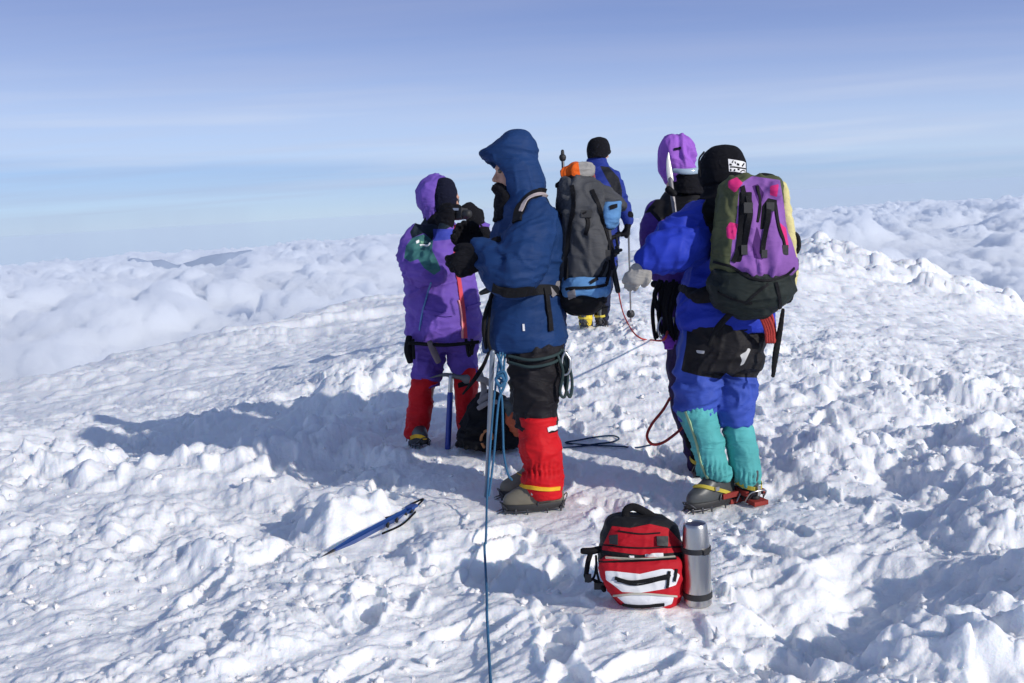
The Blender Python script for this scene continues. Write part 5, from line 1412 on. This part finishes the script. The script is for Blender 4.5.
# axe standing up behind the shoulder
bl = empty('ice_axe', FD.p(676, 222, -38))
tag(bl, 'ice axe with a pale blade upright behind the climber with the purple hood', 'ice axe')
solid('blade', [FD.tube([(668.5, 152.5, -30, 0.4), (668.3, 160, -30, 1.8), (669.2, 170, -31, 2.8), (670.5, 180, -32, 3.0)], aspect=0.35)], plain('bright_metal', (0.78, 0.77, 0.72), 0.35, 0.3), bl)
solid('shaft', [FD.tube([(670.4, 179, -32, 2.3), (672.5, 195, -36, 2.3), (676, 222, -40, 2.0)], aspect=0.8)], plain('grey_shaft', (0.20, 0.19, 0.20), 0.45, 0.4), bl)
solid('binding', [FD.tube([(668.5, 189.5, -35, 3.6), (673.5, 194, -36, 3.6)])], WEB, bl)

# ================================================================== BAG, FLASK, PACK ON THE SNOW, TOOLS, ROPES
DB = 3.86
FG = Fig(DB)
bag = empty('shoulder_bag', on_ground(635, 604))
tag(bag, 'small red, black and white camera bag standing on the snow beside the steel flask', 'bag')
RB = fabric('red_bag_cloth', (0.44, 0.010, 0.020), 0.5, masks=[('black', (0.014, 0.014, 0.016))], vary=0.12, scale=24, bump=0.7)
bagm = blend('bag_body', [FG.slab([(515, 614, 660, 16), (518, 608, 667, 22), (524, 604, 675, 26), (532, 601, 680, 29), (542, 599, 683, 31), (552, 598, 685, 32), (566, 599, 686, 33), (582, 604, 685, 34), (594, 611, 682, 34), (602, 620, 676, 32), (607, 628, 664, 28)], n=2.8)],
             RB, bag, voxel=0.006, smooth=3, wrinkle=0.005, wfreq=12, seed=71,
             masks={'black': lambda px, py, d: np.maximum(np.maximum(poly_mask([(590, 560), (596, 535), (606, 512), (640, 505), (668, 512), (682, 528), (688, 548), (680, 541), (668, 528), (650, 524), (630, 528), (612, 526), (603, 545), (598, 562)])(px, py, d), (d - DB + 0.02) * 120),
                                                        poly_mask([(594, 549), (640, 555), (682, 552), (683, 560), (640, 560), (598, 559)])(px, py, d))})
pocket = blend('front_pocket', [FG.slab([(556, 604, 678, 8), (562, 600, 680, 14), (574, 601, 681, 17), (588, 608, 680, 18), (598, 616, 677, 17), (605, 624, 668, 13)], n=3.0, dz=-28)], fabric('red_pocket_cloth', (0.44, 0.010, 0.020), 0.5, masks=[('white', (0.72, 0.72, 0.74))], vary=0.1), bag, voxel=0.006, smooth=3, wrinkle=0.004, wfreq=12, seed=72,
               masks={'white': lambda px, py, d: np.maximum(poly_mask([(605, 571), (612, 571), (640, 574), (662, 569), (672, 569), (680, 575), (676, 585), (664, 589), (640, 593), (622, 592), (612, 584), (606, 580)], dmax=DB)(px, py, d), poly_mask([(617, 597), (640, 594), (674, 597), (672, 604), (660, 608), (630, 608)], dmax=DB)(px, py, d))})
both = [bagm, pocket]
each('zip', [ribbon(both, p, w, 0.004) for p, w in (([(615, 578), (630, 582), (648, 580), (670, 575)], 0.012), ([(617, 581), (634, 585), (652, 582), (669, 578)], 0.005), ([(600, 562), (620, 562), (645, 561), (676, 559)], 0.005), ([(623, 604), (640, 606), (664, 604)], 0.011))], BLACK, bag)
each('zip_trim', [ribbon(both, p, 0.006, 0.004) for p in ([(614, 595), (640, 593.5), (676, 596)], [(606, 558.5), (640, 560), (675, 557.5)])], fabric('grey_trim', (0.45, 0.43, 0.36), 0.6), bag)
each('paper', [ribbon(both, [(645, 557), (655, 556), (663, 555.5)], 0.018, 0.003), ribbon(both, [(629, 558), (634, 558)], 0.014, 0.003)], WHITE, bag)
each('buckle', [patch(both, [(610, 535), (618, 534.5), (618, 545), (611, 544.5)], thick=0.008), patch(both, [(656, 536), (667, 536), (667, 547), (657, 546)], thick=0.008)], RUBBER, bag)
each('seam', [ribbon(both, [(618, 531), (640, 534), (660, 533)], 0.005, 0.002), ribbon(both, [(604, 545), (640, 548), (680, 547)], 0.005, 0.002), ribbon(both, [(669, 571), (668, 580), (667, 588)], 0.009, 0.004), ribbon(both, [(676, 569), (675, 576), (674, 581)], 0.009, 0.004)], BLACK, bag)
solid('handle', [FG.tube([(626, 522, -6, 4), (626, 511, -4, 4), (633, 507, -3, 4), (643, 511, -2, 4.2), (655, 518, 0, 4)], aspect=0.6)], BLACK, bag)
each('side_strap', [FG.tube([(x, y, z, r) for x, y, z, r in p]) for p in ([(600, 549, -8, 3.4), (592, 551, -10, 3.6), (583, 551, -10, 3.2)], [(591, 552, -10, 2.6), (588, 562, -10, 2.6), (586, 576, -12, 2.4)], [(585, 575, -12, 1.6), (588, 581, -12, 1.8), (594, 577, -12, 1.2), (596, 566, -10, 1), (596, 560, -8, 1)], [(594, 580, -10, 1.5), (602, 586, -14, 3.4), (604, 590, -16, 2.4)], [(596, 556, -12, 1.2), (597, 572, -14, 1.2), (601, 588, -14, 1.2)])], WEB, bag)
each('strap_buckle', [box_w(FG.p(588, 578, -13), (R_, F_, U_), (0.012, 0.006, 0.015)), box_w(FG.p(599, 586, -15), (R_, F_, U_), (0.018, 0.008, 0.012))], RUBBER, bag, smooth=False)
# flask
pf = on_ground(698, 604)
fl = empty('vacuum_flask', pf)
tag(fl, 'brushed steel vacuum flask with black bands standing beside the red bag', 'flask')
FF = float((pf - EYE) @ F_)
kf = FF / FPX
rF = 14.0 * kf; hF = 82 * kf / math.cos(math.asin(0.2))
def lathe(c, prof, n=40):
    t = np.linspace(0, 2 * math.pi, n, endpoint=False)
    return loft([c + np.column_stack([np.cos(t) * r, np.sin(t) * r, np.full(n, z)]) for r, z in prof])
solid('flask_body', [lathe(pf, [(rF * 0.90, 0.0), (rF * 0.97, 0.004), (rF, 0.015), (rF, hF * 0.64), (rF, hF * 0.66)])], STEEL, fl)
solid('cup_lid', [lathe(pf, [(rF * 0.98, hF * 0.665), (rF * 0.985, hF * 0.70), (rF * 0.84, hF * 0.96), (rF * 0.80, hF * 0.985), (rF * 0.74, hF), (rF * 0.70, hF * 0.985), (rF * 0.3, hF * 0.98)])], STEEL, fl)
solid('band', [lathe(pf, [(rF * 1.0, hF * 0.655), (rF * 1.05, hF * 0.66), (rF * 1.05, hF * 0.715), (rF * 0.99, hF * 0.72)])], RUBBER, fl)
solid('band', [lathe(pf, [(rF * 1.0, 0.028), (rF * 1.045, 0.030), (rF * 1.045, 0.050), (rF * 1.0, 0.052)])], RUBBER, fl)
solid('band_clip', [box_w(pf + np.array([rF * 1.03 * 0.5, -rF * 1.03 * 0.87, hF * 0.688]), ((0.87, 0.5, 0), (-0.5, 0.87, 0), (0, 0, 1)), (0.012, 0.006, 0.010))], RUBBER, fl, smooth=False)
# pack lying between the two climbers
FQ = Fig(6.15)
pq = empty('backpack', on_ground(486, 448))
tag(pq, 'dark backpack with orange and grey flaps lying on the snow behind the blue rope', 'backpack')
b0 = blend('pack_body', [FQ.slab([(392, 478, 498, 10), (400, 473, 508, 18), (412, 466, 517, 24), (426, 461, 520, 28), (438, 456, 521, 30), (447, 452, 520, 28)], n=2.4)], BLACK, pq, voxel=0.009, smooth=3, wrinkle=0.016, wfreq=9, seed=81)
blend('pack_lid', [FQ.slab([(398, 503, 513, 8), (404, 503, 518, 12), (416, 504, 520, 14), (428, 508, 521, 13), (436, 512, 521, 9)], dz=-14)], fabric('orange_grey_cloth', (0.10, 0.12, 0.12), 0.6, masks=[('orange', (0.55, 0.13, 0.06))], vary=0.2), pq, voxel=0.007, smooth=3, wrinkle=0.010, wfreq=14, seed=82,
      masks={'orange': lambda px, py, d: py - 414.5 + 2.5 * np.sin(px * 0.8)})
solid('carry_loop', [FQ.tube([(484, 447, -26, 1.4), (481, 440, -28, 1.4), (484, 432, -28, 1.4), (490, 431, -28, 1.4), (492, 438, -28, 1.4), (489, 446, -26, 1.4)])], fabric('orange_loop', (0.50, 0.22, 0.10), 0.6), pq)
each('pack_strap', [FQ.tube([(x, y, z, r) for x, y, z, r in p], aspect=0.5) for p in ([(480, 402, -22, 3), (486, 397, -22, 3), (493, 394, -20, 3)], [(478, 379, -18, 2.6), (485, 380, -20, 3), (490, 384, -18, 3)], [(479, 408, -26, 2.4), (488, 403, -26, 2.4), (496, 402, -24, 2.4)], [(480, 372, -16, 2.4), (484, 388, -14, 3), (482, 400, -14, 3)])], GREYW, pq)
o = solid('sling', [tube_w([FB.p(489, 352, -30), FQ.p(483, 366, -60), FQ.p(474, 380, -50), FQ.p(463, 394, -40)], [0.008, 0.012, 0.012, 0.006], aspect=0.4)], WEB)
tag(o, 'black sling stretched from the dark blue jacket down to the red gaiter behind', 'sling')
# pole in the hand of the middle climber, its handle showing under the elbow
o = empty('ski_pole', FB.p(500, 470, -30))
tag(o, 'ski pole with a black handle hanging in front of the climber in dark blue', 'ski pole')
solid('pole_grip', [FB.tube([(481, 293, -18, 2.2), (488, 290, -20, 3.0), (497, 285, -22, 2.4)])], RUBBER, o)
pp = on_ground(486, 497)
solid('shaft', [tube_w([FB.p(492.5, 352, -36), pp], [0.0125, 0.009])], plain('pale_blue_grey_metal', (0.22, 0.26, 0.32), 0.4, 0.4), o)
each('wrist_loop', [FB.tube([(492, 288, -22, 1.3), (491, 300, -24, 1.2), (489, 318, -30, 1.5), (488, 340, -34, 1.6), (492, 354, -36, 1.4)]), FB.tube([(494, 290, -22, 1.5), (486, 312, -28, 2.2), (484, 330, -30, 2.4), (486, 348, -32, 1.6)])], WEB, o)
# blue rope from his harness down to the snow and off towards the camera
rp_ = [FB.p(500, 352, -36), FB.p(494, 400, -40), FB.p(490, 450, -44), FB.p(487, 500, -52)]
g0 = on_ground(486.5, 545)
rp_.append((FB.p(487, 505, -60) * 0.4 + (g0 + UPV * 0.04) * 0.6))
gp = np.array([on_ground(486.3 + 0.00025 * (y - 550) ** 2, y) for y in np.arange(550, 722, 6)])
top = np.array([max(gz(p_[0] + dx, p_[1] + dy) for dx in (-0.012, 0, 0.012) for dy in (-0.02, 0, 0.02)) for p_ in gp])
# a taut rope bridges the hollows: upper envelope of the bumps
run = np.concatenate([[0], np.cumsum(np.hypot(np.diff(gp[:, 0]), np.diff(gp[:, 1])))])
env = np.array([max(top[j] - 0.9 * abs(run[i] - run[j]) ** 2 * 3 for j in range(len(top)) if abs(run[i] - run[j]) < 0.16) for i in range(len(top))])
for p_, z_ in zip(gp, env):
    # keep to the line of sight of its picture column while lifting off the snow
    rp_.append(np.array([p_[0], p_[1], z_ + 0.007]))
o = solid('rope', [wire(rp_, 0.0052, per=5)], BLUECORD)
tag(o, 'long blue rope running from the climber in dark blue down across the snow', 'rope')
o = empty('rope', FB.p(502, 478, -34))
tag(o, 'knotted hank of blue rope hanging at the front of the climber in dark blue', 'rope')
kn = [wire([FB.p(*q) for q in pts], 0.0055, per=8) for pts in (
    [(503, 352, -36), (500, 366, -38), (503, 378, -40), (499, 386, -40), (502, 400, -40), (503, 430, -40), (504, 455, -40), (508, 474, -36), (512, 480, -30)],
    [(497, 354, -36), (502, 368, -40), (497, 376, -42), (504, 384, -42), (499, 400, -42), (496, 430, -44), (494, 455, -46), (491, 480, -44), (489, 496, -40)],
    [(505, 354, -36), (504, 370, -38), (505, 384, -40), (501, 392, -42), (498, 382, -44)])]
each('strand', kn, BLUECORD, o)
solid('knot', [wire([FB.p(*q) for q in ((497, 374, -44), (504, 372, -46), (506, 380, -46), (500, 386, -46), (496, 379, -44), (502, 376, -48), (505, 384, -44))], 0.008)], BLUECORD, o)
# dark loop of rope on the snow behind the red gaiter
lp = [(563, 449), (580, 448), (597, 446), (612, 444), (619, 440), (613, 437.5), (598, 438), (580, 441.5), (566, 444.5)]
o = solid('rope', [wire([on_ground(*q) + UPV * 0.008 for q in lp + [(600, 447), (622, 448), (636, 449.5), (652, 449)]], 0.0048)], DARKCORD)
tag(o, 'dark blue rope loop lying on the snow between the red and turquoise gaiters', 'rope')
# red ropes
rr_ = [FC.p(618, 286, -14), FC.p(620, 300, -18)]
for q in ((624, 318), (632, 334), (641, 342), (652, 344)):
    rr_.append(on_ground(*q) + UPV * 0.03)
rr_.append(FD.p(663, 340, -36)); rr_.append(FD.p(668, 330, -36))
o = solid('rope', [wire(rr_, 0.0065)], REDCORD)
tag(o, 'thin red rope sagging from the far climber to the climber with the purple hood', 'rope')
FL = Fig(5.5)
o = solid('rope', [wire([FL.p(*q) for q in ((670, 398, -8), (663, 410, -20), (652, 424, -30), (647, 436, -38), (652, 444, -44), (662, 443, -46), (674, 435, -34), (684, 426, -14), (690, 420, 0))], 0.0075)], REDCORD)
tag(o, 'loop of thick red rope hanging beside the turquoise gaiter', 'rope')
# blue snow stake lying on the snow
e0 = on_ground(322, 561) + UPV * 0.012; e1 = on_ground(418, 510) + UPV * 0.015
d_ = e1 - e0; Ls = np.linalg.norm(d_); d_ /= Ls
s_ax = np.cross(d_, UPV); s_ax /= np.linalg.norm(s_ax); n_ax = np.cross(s_ax, d_)
stk = empty('snow_stake', e0)
tag(stk, 'blue metal snow stake lying flat against a lump of snow', 'snow stake')
def stake_pt(t, a, b): return e0 + d_ * t * Ls + s_ax * a + n_ax * b
prof = [(0.0, -0.020), (0.020, 0.008), (0.017, 0.011), (0.0, -0.012), (-0.017, 0.011), (-0.020, 0.008)]
rings = []
for t in np.linspace(0.12, 0.94, 14):
    k = min(1, (t - 0.12) / 0.18 * 0.6 + 0.4)
    rings.append(np.array([stake_pt(t, a * k, b * k) for a, b in prof]))
BLUESTK = plain('blue_anodised_metal', (0.025, 0.08, 0.30), 0.38, 0.35, noise=0.15)
solid('stake_profile', [loft(rings)], BLUESTK, stk, smooth=False)
solid('stake_point', [loft([np.array([stake_pt(t, a * k, b * k) for a, b in prof]) for t, k in ((0.0, 0.05), (0.06, 0.25), (0.121, 0.4))])], DKSTEEL, stk, smooth=False)
solid('stake_head', [box_w(stake_pt(0.93, 0, 0.012), (d_, s_ax, n_ax), (0.03, 0.020, 0.006))], BLUESTK, stk, smooth=False)
each('stake_hole', [tube_w([stake_pt(t, 0.017, -0.012), stake_pt(t, 0.020, 0.002)], [0.008, 0.008]) for t in (0.62, 0.72, 0.82, 0.89)] + [tube_w([stake_pt(t, -0.017, -0.012), stake_pt(t, -0.020, 0.002)], [0.008, 0.008]) for t in (0.62, 0.72, 0.82, 0.89)], RUBBER, stk)
each('tether', [wire([stake_pt(0.98, 0.0, 0.0), stake_pt(1.03, 0.02, 0.03), stake_pt(1.02, -0.03, 0.01), stake_pt(0.93, -0.045, 0.0), stake_pt(0.82, -0.05, -0.01), stake_pt(0.72, -0.045, 0.0)], 0.005), wire([stake_pt(0.88, 0.045, 0.0), stake_pt(0.7, 0.055, -0.02), stake_pt(0.5, 0.05, -0.015)], 0.005)], WEB, stk)
